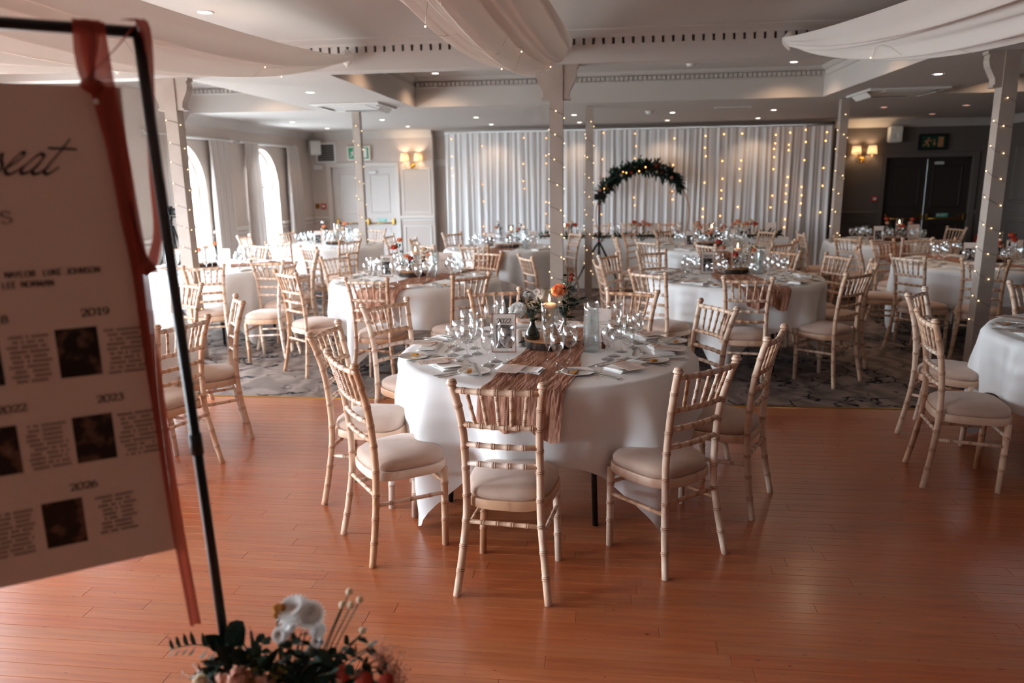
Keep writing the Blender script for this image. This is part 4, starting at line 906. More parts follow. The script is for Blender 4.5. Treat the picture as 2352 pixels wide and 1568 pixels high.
def napkin_mesh():
    mb = MB()
    for i, (w, d, dx, rot) in enumerate(((0.215, 0.11, 0, 0.0), (0.205, 0.10, 0.006, 0.03), (0.21, 0.094, -0.004, -0.025))):
        z0 = i*0.0065; nu, n = 13, 14
        def fn(u, v, w=w, d=d, dx=dx, rot=rot, z0=z0, i=i):
            a = 2*PI*v; x = dx+(u-0.5)*w; e = 0.0035*(1 if abs(u-0.5) < 0.49 else 0.5); puff = 0.0022*math.sin(u*9+i*2)+0.0015*math.sin(u*21+i)
            y = math.copysign(abs(math.cos(a))**0.35, math.cos(a))*d/2*(1+0.02*math.sin(u*7+i)); z = z0+0.0036+e*math.copysign(abs(math.sin(a))**0.6, math.sin(a))+(puff if math.sin(a) > 0 else 0)
            return (x*math.cos(rot)-y*math.sin(rot), x*math.sin(rot)+y*math.cos(rot), max(z, 0.0002))
        g = MB().grid(nu, n+1, fn); mb.add(g.v, g.f, 0, True)
        k = len(mb.v)-nu*(n+1); mb.add([], [], 0)
        for q in (0, nu-1): mb.f.append(tuple(k+q*(n+1)+j for j in range(n))); mb.m.append(0); mb.s.append(False)
    return mb.mesh('napkin', X['napkin'])
NAPK = napkin_mesh()
def card_mesh():
    mb = MB().box(-0.0525, -0.074, 0, 0.0525, 0.074, 0.0008); r_ = random.Random(4)
    for k in range(9):
        w = (0.03 if k == 0 else r_.uniform(0.018, 0.034)); y = 0.045-0.0115*k; mb.box(-w, y-0.0011, 0.0008, w, y+0.0011, 0.00095, m=1)
    return mb.mesh('menu_card', [X['card'], X['inkgrey']])
CARD = card_mesh()
def sprig_mesh():
    mb = MB(); r_ = random.Random(8)
    for k in range(4):
        p = [(-0.03+0.01*k, 0, 0.001), (0.0, 0.006*k-0.01, 0.005), (0.035, 0.012*k-0.02, 0.007)]; mb.tube(p, 0.0009, 4)
        for j in range(4): mb.leaf((0.01+0.008*j, 0.012*k-0.016, 0.006), (1, r_.uniform(-1, 1), .3), (0, 0, 1), 0.015, 0.006)
    return mb.mesh('dried_sprig', X['sprig'])
SPRIG = sprig_mesh()
def handle(mb, L, w): mb.grid(7, 4, lambda u, v: (((v-0.5)*w*(0.45+0.55*abs(2*u-0.7))), -L*u, 0.0016+0.0012*math.sin(PI*v)))
def fork_mesh(L=0.185):
    mb = MB(); mb.prism([(-0.006, -L/2), (0.006, -L/2), (0.0035, 0.02), (0.011, 0.04), (0.011, 0.055), (-0.011, 0.055), (-0.011, 0.04), (-0.0035, 0.02)], 0.001, 0.003)
    for k in range(4): x = -0.0095+0.0052*k; mb.box(x, 0.055, 0.001, x+0.003, L/2, 0.003)
    return mb.mesh('fork', X['steel'])
def knife_mesh(L=0.21): return MB().prism([(-0.006, -L/2), (0.006, -L/2), (0.0055, -0.01), (0.008, 0.0), (0.008, L/2-0.03), (0.002, L/2), (-0.004, L/2-0.02), (-0.0055, -0.01)], 0.001, 0.0035).mesh('knife', X['steel'])
def spoon_mesh(L=0.18):
    mb = MB().prism([(-0.006, -L/2), (0.006, -L/2), (0.003, 0.03), (-0.003, 0.03)], 0.001, 0.003); mb.ball((0, 0.055, 0.004), 0.03, 12, 6, 0, (0.62, 1, 0.14)); return mb.mesh('spoon', X['steel'])
CUT = {'fork': fork_mesh(), 'knife': knife_mesh(), 'spoon': spoon_mesh()}
PLATE = MB().lathe([(0, 0.0), (0.045, 0.0), (0.05, 0.002), (0.078, 0.011), (0.079, 0.0125), (0.075, 0.012), (0.05, 0.005), (0, 0.004)], 28).mesh('side_plate', X['china'])
BUT = MB().box(-0.016, -0.01, 0, 0.016, 0.01, 0.009, c=0.002).box(-0.012, -0.012, 0.009, 0.014, 0.006, 0.011).mesh('butter_pat', X['gold'])
def put(name, me, cat, look, where, group, x, y, z, rz, tilt=None):
    o = obj(name, me, None, (x, y, z), rz); o['category'] = cat; o['group'] = group
    if tilt: o.rotation_euler = (tilt, 0, rz)
    ranked(o, look, where); return o
def setting(tb, x, y, full, jit, plate=True, lab=None, plate_at=None):
    cx, cy, _ = TAB[tb]; d = Vector((cx-x, cy-y)).normalized(); rz = math.atan2(-d.x, d.y)   # local +y points to the table centre
    wh = 'on '+TN[tb]; L = lambda a, b: (x+d.y*a+d.x*b, y-d.x*a+d.y*b)                       # a to the sitter's right, b inward
    put('napkin', NAPK, 'napkin', 'folded white napkin', wh, 'folded napkins', x, y, ZL, rz+jit.uniform(-.12, .12))
    if full:
        a = L(-0.03, -0.045); put('menu_card', CARD, 'card', 'blush printed menu card', wh, 'menu cards on napkins', a[0], a[1], ZL+0.0238, rz+jit.uniform(-.3, .1), 0.0)
        a = L(-0.02, 0.03); put('dried_sprig', SPRIG, 'sprig', 'dried flower sprig', wh, 'dried sprigs on cards', a[0], a[1], ZL+0.0248, rz+jit.uniform(-.4, .4))
        for k, (nm, q, b) in enumerate((('fork', -0.165, -0.01), ('fork', -0.192, -0.02), ('knife', 0.15, -0.02), ('spoon', 0.178, -0.03))):
            a = L(q, b); put(nm, CUT[nm], 'cutlery', 'steel '+nm, wh, 'cutlery on the tables', a[0], a[1], ZL, rz+jit.uniform(-.06, .06))
        a = L(0.0, 0.105); put('spoon', CUT['spoon'], 'cutlery', 'steel spoon', wh, 'cutlery on the tables', a[0], a[1], ZL, rz+PI/2+jit.uniform(-.15, .15))
        a = L(-0.02, 0.14); put('fork', CUT['fork'], 'cutlery', 'steel fork', wh, 'cutlery on the tables', a[0], a[1], ZL, rz-PI/2+jit.uniform(-.15, .15))
    else:
        a = L(-0.165, -0.015); put('fork', CUT['fork'], 'cutlery', 'steel fork', wh, 'cutlery on the tables', a[0], a[1], ZL, rz)
        a = L(0.155, -0.015); put('knife', CUT['knife'], 'cutlery', 'steel knife', wh, 'cutlery on the tables', a[0], a[1], ZL, rz)
    if plate:
        a = plate_at or L(-0.285, 0.03); put('side_plate', PLATE, 'plate', 'white side plate', wh, 'side plates', a[0], a[1], ZL, 0)
        put('knife', CUT['knife'], 'cutlery', 'steel knife', wh, 'cutlery on the tables', a[0]+0.015*d.y, a[1]-0.015*d.x, ZL+0.0115, rz+jit.uniform(0.2, 0.7))
        if full: put('butter_pat', BUT, 'butter', 'gold foiled butter pat', wh, 'butter pats on plates', a[0]-0.025*d.y, a[1]+0.025*d.x, ZL+0.0045, jit.uniform(0, 3))
# nearest table, everything where it stands
J = random.Random(12)
for (x, y), pa in (((-.36, 3.354), (-.571, 3.318)), ((.132, 3.448), (-.089, 3.338)), ((.325, 3.813), (.27, 3.593)), ((.253, 4.15), (.405, 4.03)), ((-.078, 4.43), None), ((-.45, 4.44), None), ((-.80, 4.15), None),
                   ((-.895, 3.815), (-.93, 3.60)), ((-.74, 3.44), None)):
    setting(1, x, y, True, J, pa is not None or y > 4.3, None, pa)
for k, x, y in (('w', -.74, 3.66), ('w', -.665, 3.645), ('b', -.62, 3.70), ('f', -.655, 3.825), ('w', -.735, 3.80), ('w', -.528, 3.47), ('f', -.50, 3.545), ('b', -.435, 3.501), ('f', -.24, 3.515), ('w', -.19, 3.445), ('b', -.135, 3.53),
                ('w', .05, 3.617), ('b', .082, 3.69), ('w', .145, 3.62), ('f', .12, 3.79), ('b', .185, 3.89), ('w', .215, 3.99), ('b', -.61, 4.13), ('w', -.53, 4.17), ('f', -.57, 4.25), ('b', -.03, 4.28), ('w', .04, 4.24), ('f', .11, 4.15), ('b', -.72, 3.98)):
    glass(k, x, y, 'on '+TN[1])
for tb, n, a0, full, tri in ((2, 8, 0.3, True, 'wbf'), (3, 8, 0.1, True, 'wbf'), (4, 8, 0.2, False, 'wbf'), (9, 8, 0.0, False, 'wbf'), (6, 8, 0.25, False, 'wb'), (7, 8, 0.1, False, 'wbf'), (5, 8, 0.2, False, 'wb'), (8, 8, 0.35, False, 'wb')):
    cx, cy, _ = TAB[tb]; J = random.Random(60+tb)
    for k in range(n):
        a = a0+2*PI*k/n+J.uniform(-.05, .05); setting(tb, cx+0.60*math.cos(a), cy+0.60*math.sin(a), full, J, k % 2 == 0 or tb in (2, 3))
        for q, kk in enumerate(tri):
            b = a+0.22+J.uniform(-.04, .04)+(0.15 if q == 2 else 0); rr = 0.43-0.075*(q == 1)+J.uniform(-.01, .01); glass(kk, cx+rr*math.cos(b-0.17*(q == 0)), cy+rr*math.sin(b-0.17*(q == 0)), 'on '+TN[tb])
J = random.Random(99); cx, cy, _ = TAB[10]
for a in (2.45, 3.15, 3.85): setting(10, cx+0.6*math.cos(a), cy+0.6*math.sin(a), True, J, True)

# ------------------------------------------------------------------ lettering by pen strokes (a broad nib, so strokes swell and thin)
DIG = {'2': [[(.04, .74), (.08, .92), (.28, 1.0), (.5, .93), (.56, .75), (.5, .55), (.3, .3), (.03, .03)], [(.0, .03), (.3, .04), (.62, .03), (.64, .16)]],
       '0': [[(.36 + .34*math.cos(a), .5+.5*math.sin(a)) for a in [2*PI*k/24 for k in range(25)]]],
       '1': [[(.05, .84), (.26, .98), (.26, .5), (.26, .03)], [(.05, .02), (.47, .02)]],
       '9': [[(.3+.27*math.cos(a), .68+.3*math.sin(a)) for a in [2*PI*k/18 for k in range(19)]], [(.57, .72), (.55, .4), (.4, .12), (.1, 0)]],
       '8': [[(.3+.22*math.cos(a), .76+.23*math.sin(a)) for a in [2*PI*k/16 for k in range(17)]], [(.3+.28*math.cos(a), .27+.27*math.sin(a)) for a in [2*PI*k/18 for k in range(19)]]],
       '3': [[(.06, .86), (.28, 1.0), (.5, .86), (.44, .62), (.24, .54)], [(.24, .54), (.52, .46), (.56, .2), (.34, .0), (.04, .1)]],
       '6': [[(.3+.27*math.cos(a), .32+.3*math.sin(a)) for a in [2*PI*k/18 for k in range(19)]], [(.03, .3), (.08, .62), (.26, .88), (.52, 1.0)]],
       'S': [[(.52, .84), (.3, 1.0), (.08, .84), (.16, .6), (.44, .45), (.54, .2), (.3, .0), (.04, .14)]],
       'R': [[(.08, 0), (.08, 1)], [(.08, 1), (.4, .98), (.52, .76), (.4, .54), (.1, .52)], [(.28, .52), (.6, .0)]],
       'N': [[(.08, 0), (.08, 1)], [(.08, 1), (.6, .0)], [(.6, 0), (.6, 1)]], 'A': [[(.02, 0), (.32, 1)], [(.32, 1), (.64, 0)], [(.14, .36), (.52, .36)]], 'Y': [[(.02, 1), (.3, .5)], [(.6, 1), (.3, .5), (.3, 0)]],
       'L': [[(.08, 1), (.08, 0), (.5, 0)]], 'O': [[(.36+.34*math.cos(a), .5+.5*math.sin(a)) for a in [2*PI*k/24 for k in range(25)]]], 'U': [[(.06, 1), (.06, .3), (.3, 0), (.54, .3), (.54, 1)]],
       'K': [[(.08, 0), (.08, 1)], [(.56, 1), (.1, .46)], [(.22, .56), (.6, 0)]], 'E': [[(.5, 1), (.08, 1), (.08, 0), (.52, 0)], [(.08, .52), (.42, .52)]], 'J': [[(.36, 1), (.36, .2), (.2, 0), (.02, .1)]],
       'H': [[(.08, 0), (.08, 1)], [(.56, 0), (.56, 1)], [(.08, .52), (.56, .52)]], 'M': [[(.06, 0), (.1, 1)], [(.1, 1), (.38, .1), (.66, 1)], [(.66, 1), (.72, 0)]], 'W': [[(.02, 1), (.2, 0), (.4, .9), (.6, 0), (.8, 1)]]}
ADV = {'1': .62, 'S': .7, 'L': .66, 'J': .56, 'E': .68, 'W': .95, 'M': .92, '0': .86, 'O': .86, ' ': .55}
def nib(mb, path, put3, w0, w1, ang, m=0):               # offset a polyline by a nib whose width depends on direction
    path = [Vector((p[0], p[1])) for p in path]
    if len(path) > 2:
        d = []
        for i in range(len(path)-1):
            a, b, c, e = path[max(i-1, 0)], path[i], path[i+1], path[min(i+2, len(path)-1)]
            for j in range(4): t = j/4; d.append(0.5*((2*b)+(c-a)*t+(2*a-5*b+4*c-e)*t*t+(3*b-a-3*c+e)*t**3))
        path = d+[path[-1]]
    vs = []
    for i, p in enumerate(path):
        t = (path[min(i+1, len(path)-1)]-path[max(i-1, 0)]); t = t.normalized() if t.length > 1e-9 else Vector((1, 0)); nn = Vector((-t.y, t.x))
        w = w0+(w1-w0)*abs(math.sin(math.atan2(t.y, t.x)-ang)); a, b = p+nn*w/2, p-nn*w/2; vs += [put3(a.x, a.y), put3(b.x, b.y)]
    mb.add(vs, [(2*i, 2*i+1, 2*i+3, 2*i+2) for i in range(len(path)-1)], m)
def text(mb, s, x0, x1, y0, h, put3, bold=0.13, thin=0.05, m=0):
    adv = [ADV.get(c, .72) for c in s]; k = (x1-x0)/(sum(adv)-0.1); x = x0
    for c, a in zip(s, adv):
        for st in DIG.get(c, []): nib(mb, [(x+p[0]*k, y0+p[1]*h) for p in st], put3, thin*h, bold*h, 0.15, m)
        x += a*k

# ------------------------------------------------------------------ centrepieces
def number_frame(x, y, rz, yr, where, dark=False):
    f = thing('table_number', 'table card%s with monochrome photo %s' % (' reading '+yr if yr else '', where), 'card', (x, y, ZL), rz)
    T_ = Matrix.Rotation(-0.16, 4, 'X'); mb = MB()
    for b in ((-0.064, -0.006, 0, 0.064, 0, 0.004), (-0.064, -0.006, 0.199, 0.064, 0, 0.203), (-0.064, -0.006, 0.004, -0.060, 0, 0.199), (0.060, -0.006, 0.004, 0.064, 0, 0.199)): mb.box(*b, M=T_)
    mb.build('rim', X['copper'], f); MB().box(-0.060, -0.004, 0.004, 0.060, -0.002, 0.199, M=T_).build('card', X['cardgrey'], f)
    MB().box(-0.041, -0.0052, 0.022, 0.041, -0.0042, 0.142, M=T_).build('photo', X['photo'], f)
    if yr: mb = MB(); text(mb, yr, -0.036, 0.036, 0.152, 0.024, lambda a, b: T_ @ Vector((a, -0.0048, b)), 0.17, 0.05); stuff(mb.build('lettering', X['ink'], f))
    MB().box(-0.02, 0, 0, 0.02, 0.003, 0.12, M=Matrix.Translation((0, 0.055, 0)) @ Matrix.Rotation(0.22, 4, 'X')).build('easel_leg', X['copper'], f)
def log_slice(x, y, R, where, seed):
    r_ = random.Random(seed); p = [r_.uniform(0, 6) for _ in range(3)]; wob = lambda a: 1+0.035*math.sin(3*a+p[0])+0.02*math.sin(7*a+p[1])+0.012*math.sin(17*a+p[2])
    o = thing('log_slice', 'round bark-edged log slice %s' % where, 'log slice', (x, y, ZL+0.011)); MB().lathe([(0, 0), (R*0.96, 0), (R, 0.004), (R*0.99, 0.03), (R*0.975, 0.036)], 48, wob=wob).build('bark', X['bark'], o)
    MB().lathe([(R*0.975, 0.036), (R*0.955, 0.0375), (0, 0.0375)], 48, wob=wob).build('cut_face', X['cutwood'], o)
    return ZL+0.0485
def candle_vase(x, y, z, H, R, zc, where, light):
    v = thing('glass_vase', 'tall clear cylinder vase of water %s' % where, 'vase', (x, y, z)); MB().lathe([(0, 0), (R, 0), (R, H), (R-0.002, H), (R-0.002, 0.006), (0, 0.006)], 24).build('cylinder', X['vessel'], v)
    MB().lathe([(0, 0.007), (R-0.0025, 0.007), (R-0.0025, zc), (0, zc)], 24).build('water', X['vessel'], v)
    c = thing('floating_candle', 'lit floating candle in the cylinder vase %s' % where, 'candle', (x, y, z+zc-0.012)); q = R*0.86
    MB().lathe([(0, 0), (q*0.6, 0.003), (q*0.95, 0.014), (q, 0.022), (q*0.93, 0.03), (q*0.5, 0.034), (0, 0.033)], 20).build('wax', X['wax'], c)
    MB().tube([(0, 0, 0.033), (0.001, 0, 0.041)], 0.0009, 5).build('wick', X['ink'], c); MB().lathe([(0, 0.037), (0.0045, 0.044), (0.0062, 0.052), (0.004, 0.064), (0.0012, 0.078), (0, 0.082)], 10).build('flame', X['flame'], c)
    if light:
        l = bpy.data.lights.new('candle_light', 'POINT'); l.energy = light; l.color = (1, 0.6, 0.3); l.shadow_soft_size = 0.012; o = bpy.data.objects.new('candle_light', l); COL.objects.link(o); o.parent = c; o.location = (0, 0, 0.1)
def bud_vase(x, y, z, mt, where, s=1.0):
    o = MB().lathe([(0, 0), (0.03*s, 0), (0.035*s, 0.012*s), (0.033*s, 0.03*s), (0.018*s, 0.055*s), (0.0105*s, 0.075*s), (0.013*s, 0.092*s), (0.0115*s, 0.092*s), (0.009*s, 0.075*s), (0.016*s, 0.054*s), (0.03*s, 0.03*s), (0.03*s, 0.008*s), (0, 0.005*s)], 20).build('bud_vase', X[mt], None, (x, y, z)); tag(o, where, 'vase'); return z+0.085*s
def jug(x, y, where):
    j = thing('water_jug', 'glass water carafe %s' % where, 'jug', (x, y, ZL)); pr = [(0.043, 0.0), (0.0445, 0.01), (0.042, 0.10), (0.0385, 0.19), (0.037, 0.215), (0.041, 0.25)]
    MB().lathe([(0, 0)]+pr+[(r-0.0025, z) for r, z in reversed(pr)][:-1]+[(0, 0.008)], 28).build('carafe', X['vessel'], j); MB().lathe([(0, 0.009)]+[(r-0.003, max(z, 0.009)) for r, z in pr[:-1]]+[(0, 0.215)], 24).build('water', X['water'], j)
def menu_stand(x, y, rz, where, full):
    m = thing('menu_board', 'upright blush menu card %s' % where, 'card', (x, y, ZL), rz); T_ = Matrix.Rotation(-0.06, 4, 'X'); MB().box(-0.072, -0.002, 0, 0.072, 0, 0.205, M=T_).build('card', X['card'], m)
    mb = MB(); r_ = random.Random(6); pt = lambda a, b: T_ @ Vector((a, -0.0026, b))
    for z_, w in ((.182, .012), (.136, .05), (.128, .045), (.120, .05), (.040, .05), (.024, .035), (.018, .04)): nib(mb, [(-w, z_), (w, z_)], pt, 0.0016, 0.0016, 0)
    nib(mb, [(0.028*math.cos(a), 0.08+0.028*math.sin(a)) for a in [2*PI*k/20 for k in range(21)]], pt, 0.0012, 0.0012, 0)
    for s_ in (0, .5, 1.0): nib(mb, [(-.006+.006*s_, .066), (-.006+.006*s_, .094)], pt, 0.003, 0.003, 0)
    stuff(mb.build('lettering', X['inkgrey'], m)); MB().box(-0.03, 0.0, 0, 0.03, 0.03, 0.006).build('foot', X['cutwood'], m)
def sprigs(name, label, cat, base, stems, blooms, extra=None):       # stems: list of (tip offset, nleaves, leaf length, mesh)
    t = thing(name, label, cat, base); r_ = random.Random(int(abs(base[0])*1000)+len(stems)); mb = MB()
    for tip, nl, L, me in stems:
        tip = Vector(tip); mid = tip*0.5+Vector((tip.x*0.1, tip.y*0.1, 0.03)); path = smooth_path([(0, 0, -0.05), (0, 0, 0.0), mid, tip], 4); mb.tube(path, 0.0016, 5)
        for k in range(nl):
            q = 0.3+0.7*(k+0.5)/nl; p = path[min(int(q*(len(path)-1)), len(path)-1)]; a = k*2.4+r_.uniform(-.4, .4); leaf_obj(t, p, (math.cos(a), math.sin(a)*0.9, r_.uniform(0.1, 0.9)), L*r_.uniform(0.7, 1.15), me, r_.uniform(-.6, .6))
        leaf_obj(t, tip, tip, L, me)
    for kind, off, R, mt in blooms:
        off = Vector(off); mb.tube(smooth_path([(0, 0, -0.05), (0, 0, 0), off*0.55+Vector((0, 0, 0.02)), off], 3), 0.0015, 5); f = MB()
        if kind == 'rose': rose(f, (0, 0, 0), R); mats = X[mt]
        elif kind == 'daisy': daisy(f, (0, 0, 0), R, 0, 1, 14, 0.2, 2, (0.1, -0.8, 0.6)); mats = [X[mt], X['petaly']]
        elif kind == 'spray':
            for k in range(40): f.ball((r_.gauss(0, R*.45), r_.gauss(0, R*.45), r_.gauss(0, R*.45)), 0.0035, 5, 3)
            mats = X[mt]
        else: f.ball((0, 0, 0), R, 12, 8); mats = X[mt]
        o = f.build('bloom', mats, t); o.location = off
        if kind == 'rose': o.rotation_euler = (0.75, -0.1, 0)
    mb.build('stem', X['stem'], t); return t
# --- nearest table centrepiece
ztop = log_slice(-.262, 3.885, 0.137, 'in the middle of the nearest table', 1)
candle_vase(-.258, 3.90, ztop, 0.262, 0.044, 0.165, 'on the nearest table', 0.35)
zb = bud_vase(-.345, 3.855, ztop, 'greenglass', 'dark green bud vase on the left of the nearest log slice', 1.15)
sprigs('flower_sprig', 'white flowers and dark leaves in the green bud vase, nearest table', 'flowers', (-.345, 3.855, zb), [((0.06, 0.0, 0.075), 7, 0.044, LEAF), ((0.03, -0.03, 0.045), 6, 0.04, LEAF), ((0.05, 0.01, 0.10), 8, 0.044, LEAF), ((-0.05, -0.02, 0.11), 5, 0.044, LEAF), ((0.01, -0.02, 0.07), 6, 0.043, LEAF), ((-0.03, 0.0, 0.155), 6, 0.043, LEAF)],
       [('rose', (-0.075, 0.0, 0.045), 0.04, 'petalw'), ('daisy', (-0.03, 0.01, 0.14), 0.022, 'petalw'), ('daisy', (0.022, 0.03, 0.15), 0.022, 'petalw'), ('daisy', (0.03, 0.03, 0.12), 0.02, 'petalw'), ('spray', (-0.005, 0.0, 0.09), 0.03, 'petalc')])
zb = bud_vase(-.175, 3.93, ztop, 'glass', 'clear bud vase on the right of the nearest log slice', 1.2)
sprigs('flower_sprig', 'orange ranunculus and tall leafy sprig on the nearest table', 'flowers', (-.175, 3.93, zb), [((0.02, 0.0, 0.13), 9, 0.05, LEAF), ((0.01, 0, 0.24), 14, 0.048, LEAF), ((0.09, 0.01, 0.10), 7, 0.056, LEAF), ((0.05, -0.01, 0.155), 7, 0.050, LEAF), ((-0.05, -0.01, 0.055), 5, 0.045, LEAF), ((0.02, -0.02, 0.10), 8, 0.045, LEAF), ((0.06, 0.02, 0.06), 5, 0.050, LEAF)],
       [('rose', (-0.03, -0.02, 0.14), 0.034, 'petalo'), ('rose', (0.035, 0.0, 0.225), 0.011, 'petalr'), ('rose', (0.03, -0.005, 0.205), 0.010, 'petalr')])
number_frame(-.485, 3.745, 0.05, '2022', 'on the nearest table'); jug(-.035, 3.79, 'on the right of the nearest table centre'); menu_stand(-.0, 3.915, -0.42, 'behind the water carafe on the nearest table', True)
o = MB().lathe([(0, 0), (0.0105, 0), (0.0115, 0.036), (0, 0.036)], 12).build('cork', X['cork'], None, (0.03, 3.86, ZL)); tag(o, 'brown cork beside the water carafe on the nearest table', 'cork')
o = MB().lathe([(0, 0), (0.03, 0), (0.031, 0.01), (0.02, 0.06), (0.016, 0.085), (0, 0.09)], 16).build('salt_pot', X['ceramic'], None, (-.425, 3.905, ZL)); tag(o, 'ivory ceramic salt pot behind the 2022 card', 'salt pot')
sl_ = thing('loose_leaves', 'loose dark leaves lying by the nearest log slice', 'leaves', (-.26, 3.88, ZL+0.016))
for p, d in (((0.13, 0.0, 0.02), (1, -0.5, 0)), ((-0.12, -0.02, 0.02), (-1, -0.4, -0.1)), ((-0.13, 0.02, 0.025), (-1, 0.2, 0.1)), ((0.12, 0.06, 0.02), (1, 0.3, 0.1)), ((0.06, -0.13, 0.012), (0.6, -1, 0))): leaf_obj(sl_, p, d, 0.045, LEAF)
# --- the other tables
def centre(tb, dx, dy, yr, frz, seed, blooms, jugp=True, menu=(0.28, 0.18)):
    cx, cy, _ = TAB[tb]; x, y = cx+dx, cy+dy; r_ = random.Random(seed); wh = 'on '+TN[tb]
    z = log_slice(x, y, 0.14, wh, seed); candle_vase(x+0.03, y+0.02, z, 0.25, 0.042, 0.16, wh, 0.0)
    for k, (bx, by) in enumerate(((-0.085, -0.02), (0.10, -0.02), (0.0, -0.09))):
        zb = bud_vase(x+bx, y+by, z, 'glass', '%s small clear bud vase %s' % (('left', 'right', 'front')[k], wh)); t = thing('flower_sprig', 'flowers in the %s bud vase %s' % (('left', 'right', 'front')[k], wh), 'flowers', (x+bx, y+by, zb))
        g = MB(); h = (0.17, 0.13, 0.05)[k]*r_.uniform(0.8, 1.2); pts = [(0, 0, -0.04), (0.2*bx, 0, h*0.5), (bx*0.7, 0, h)]; g.tube(pts, 0.0015, 4, m=1); foliage(g, pts, 26, 0.042, r_, 0, 0.035); stuff(g.build('foliage', [X['leaf'], X['stem']], t))
        for q in range(2): f = MB(); rose(f, (0, 0, 0), r_.uniform(0.02, 0.028)); o = f.build('bloom', X[blooms[(k*2+q) % len(blooms)]], t); o.location = (bx*0.5+r_.uniform(-.03, .03), -0.015, h*(0.65+0.35*q)); o.rotation_euler = (0.6, 0, 0)
    number_frame(x-0.24, y-0.04, frz, yr, wh)
    if jugp: jug(x+0.22, y-0.05, wh)
    menu_stand(x+menu[0], y+menu[1], -0.2, wh, False)
centre(2, -0.06, 0.14, '2018', 0.12, 2, ('petalr', 'petalo', 'petalo', 'petalc')); centre(3, 0.04, 0.26, '2019', 0.0, 3, ('petalp', 'petalr', 'petalo', 'petalc')); centre(4, -0.15, 0.0, '', 0.3, 4, ('petalw', 'petalo'), False, (0.3, -0.1))
centre(5, 0.1, 0.0, '', 0.2, 5, ('petalo', 'petalw', 'petalc')); centre(6, 0.08, 0.0, '', 0.0, 6, ('petalp', 'petalw')); centre(7, 0.0, 0.05, '', 0.05, 7, ('petalo', 'petalp')); centre(8, 0.12, 0.0, '', -0.1, 8, ('petalp', 'petalr'), False); centre(9, 0.15, 0.05, '', -0.3, 9, ('petalr', 'petalp', 'petalr'), False)
# --- on the long table
r_ = random.Random(31)
for i, x in enumerate((-.62, -.42, 0.52, 0.66, 2.02, 2.22)):
    zb = bud_vase(x, 11.35+0.05*(i % 2), ZL, 'glass', 'clear bud vase on the top table, %s from the left' % ORD[i]); t = thing('flower_sprig', 'blush and coral flowers in the %s bud vase from left on the top table' % ORD[i], 'flowers', (x, 11.35+0.05*(i % 2), zb))
    g = MB(); pts = [(0, 0, -0.05), (0.01, 0, 0.05), (0.02, 0, 0.11)]; g.tube(pts, 0.002, 4, m=1); foliage(g, pts, 24, 0.05, r_, 0, 0.04); stuff(g.build('foliage', [X['leaf'], X['stem']], t))
    for q in range(3): f = MB(); rose(f, (0, 0, 0), 0.03); o = f.build('bloom', X[('petalp', 'petalo', 'petalc', 'petalr')[(i+q) % 4]], t); o.location = (0.06*(q-1), -0.02, 0.09+0.04*(q % 2)); o.rotation_euler = (0.7, 0, 0)
for i, x in enumerate((-.3, 0.2, 1.1, 1.72)):
    for k, q in (('w', 0), ('f', 0.09)): glass(k, x+q, 11.45, 'on '+TN[12])
candle_vase(-.52, 11.42, ZL, 0.22, 0.042, 0.14, 'at the left of the top table', 0); candle_vase(2.1, 11.45, ZL, 0.22, 0.042, 0.14, 'at the right of the top table', 0)
menu_stand(.80, 11.4, 0.05, 'in the middle of the top table', False); menu_stand(2.5, 11.35, -0.1, 'at the right end of the top table', False)
# ------------------------------------------------------------------ seating sign on its black stand
P0 = Vector((-0.756, 1.25, 0)); DS = Vector((0.821, 0.571, 0)); NS = Vector((0.571, -0.821, 0))
B3 = lambda s, z, off=0.0: P0 + DS*s + NS*off + Vector((0, 0, z))
st = thing('sign_stand', 'black metal frame stand holding the seating sign', 'stand', (0, 0, 0))
MB().tube([B3(0.036, 0.012), B3(-0.014, 1.878)], 0.0095, 10).build('leg', X['black'], st)
MB().tube([B3(-0.74, 0.012), B3(-0.70, 1.878)], 0.0095, 10).build('leg', X['black'], st)
MB().tube([B3(-0.70, 1.878), B3(-0.0137, 1.878)], 0.0095, 10).build('top_bar', X['black'], st)
for s in (0.036, -0.74): MB().tube([B3(s, 0.012, -0.3), B3(s, 0.012, 0.3)], 0.011, 8).build('foot', X['black'], st)
MB().tube([B3(0.0052, 1.13, 0.0), B3(0.0042, 1.17, 0.0)], 0.0125, 10).build('joint', X['blackplastic'], st)
bd_ = thing('seating_sign', 'large pale seating plan board with years, names and photos', 'sign', (0, 0, 0))
S0, S1, Z0, Z1 = -0.642, -0.050, 0.950, 1.789
vs = [B3(s, z, o) for o in (0.004, -0.004) for s, z in ((S0, Z0), (S1, Z0), (S1, Z1), (S0, Z1))]
MB().add(vs, [(0, 1, 2, 3), (7, 6, 5, 4), (0, 4, 5, 1), (1, 5, 6, 2), (2, 6, 7, 3), (3, 7, 4, 0)]).build('board', X['board'], bd_)
pb = lambda a, b: B3(a, b, 0.0052)
def photo(s0, s1, z0, z1, nm):
    MB().add([B3(s0, z0, 0.0046), B3(s1, z0, 0.0046), B3(s1, z1, 0.0046), B3(s0, z1, 0.0046)] + [B3(s0, z0, 0.003), B3(s1, z0, 0.003), B3(s1, z1, 0.003), B3(s0, z1, 0.003)], [(0, 1, 2, 3), (0, 4, 5, 1), (1, 5, 6, 2), (2, 6, 7, 3), (3, 7, 4, 0)]).build('photo', X['photo_dark'], bd_)
for q in ((-.195, -.132, 1.307, 1.392), (-.189, -.127, 1.151, 1.235), (-.253, -.191, 1.004, 1.088), (-.332, -.270, 1.151, 1.236), (-.337, -.275, 1.307, 1.392)): photo(*q, 'p')
L_ = MB()
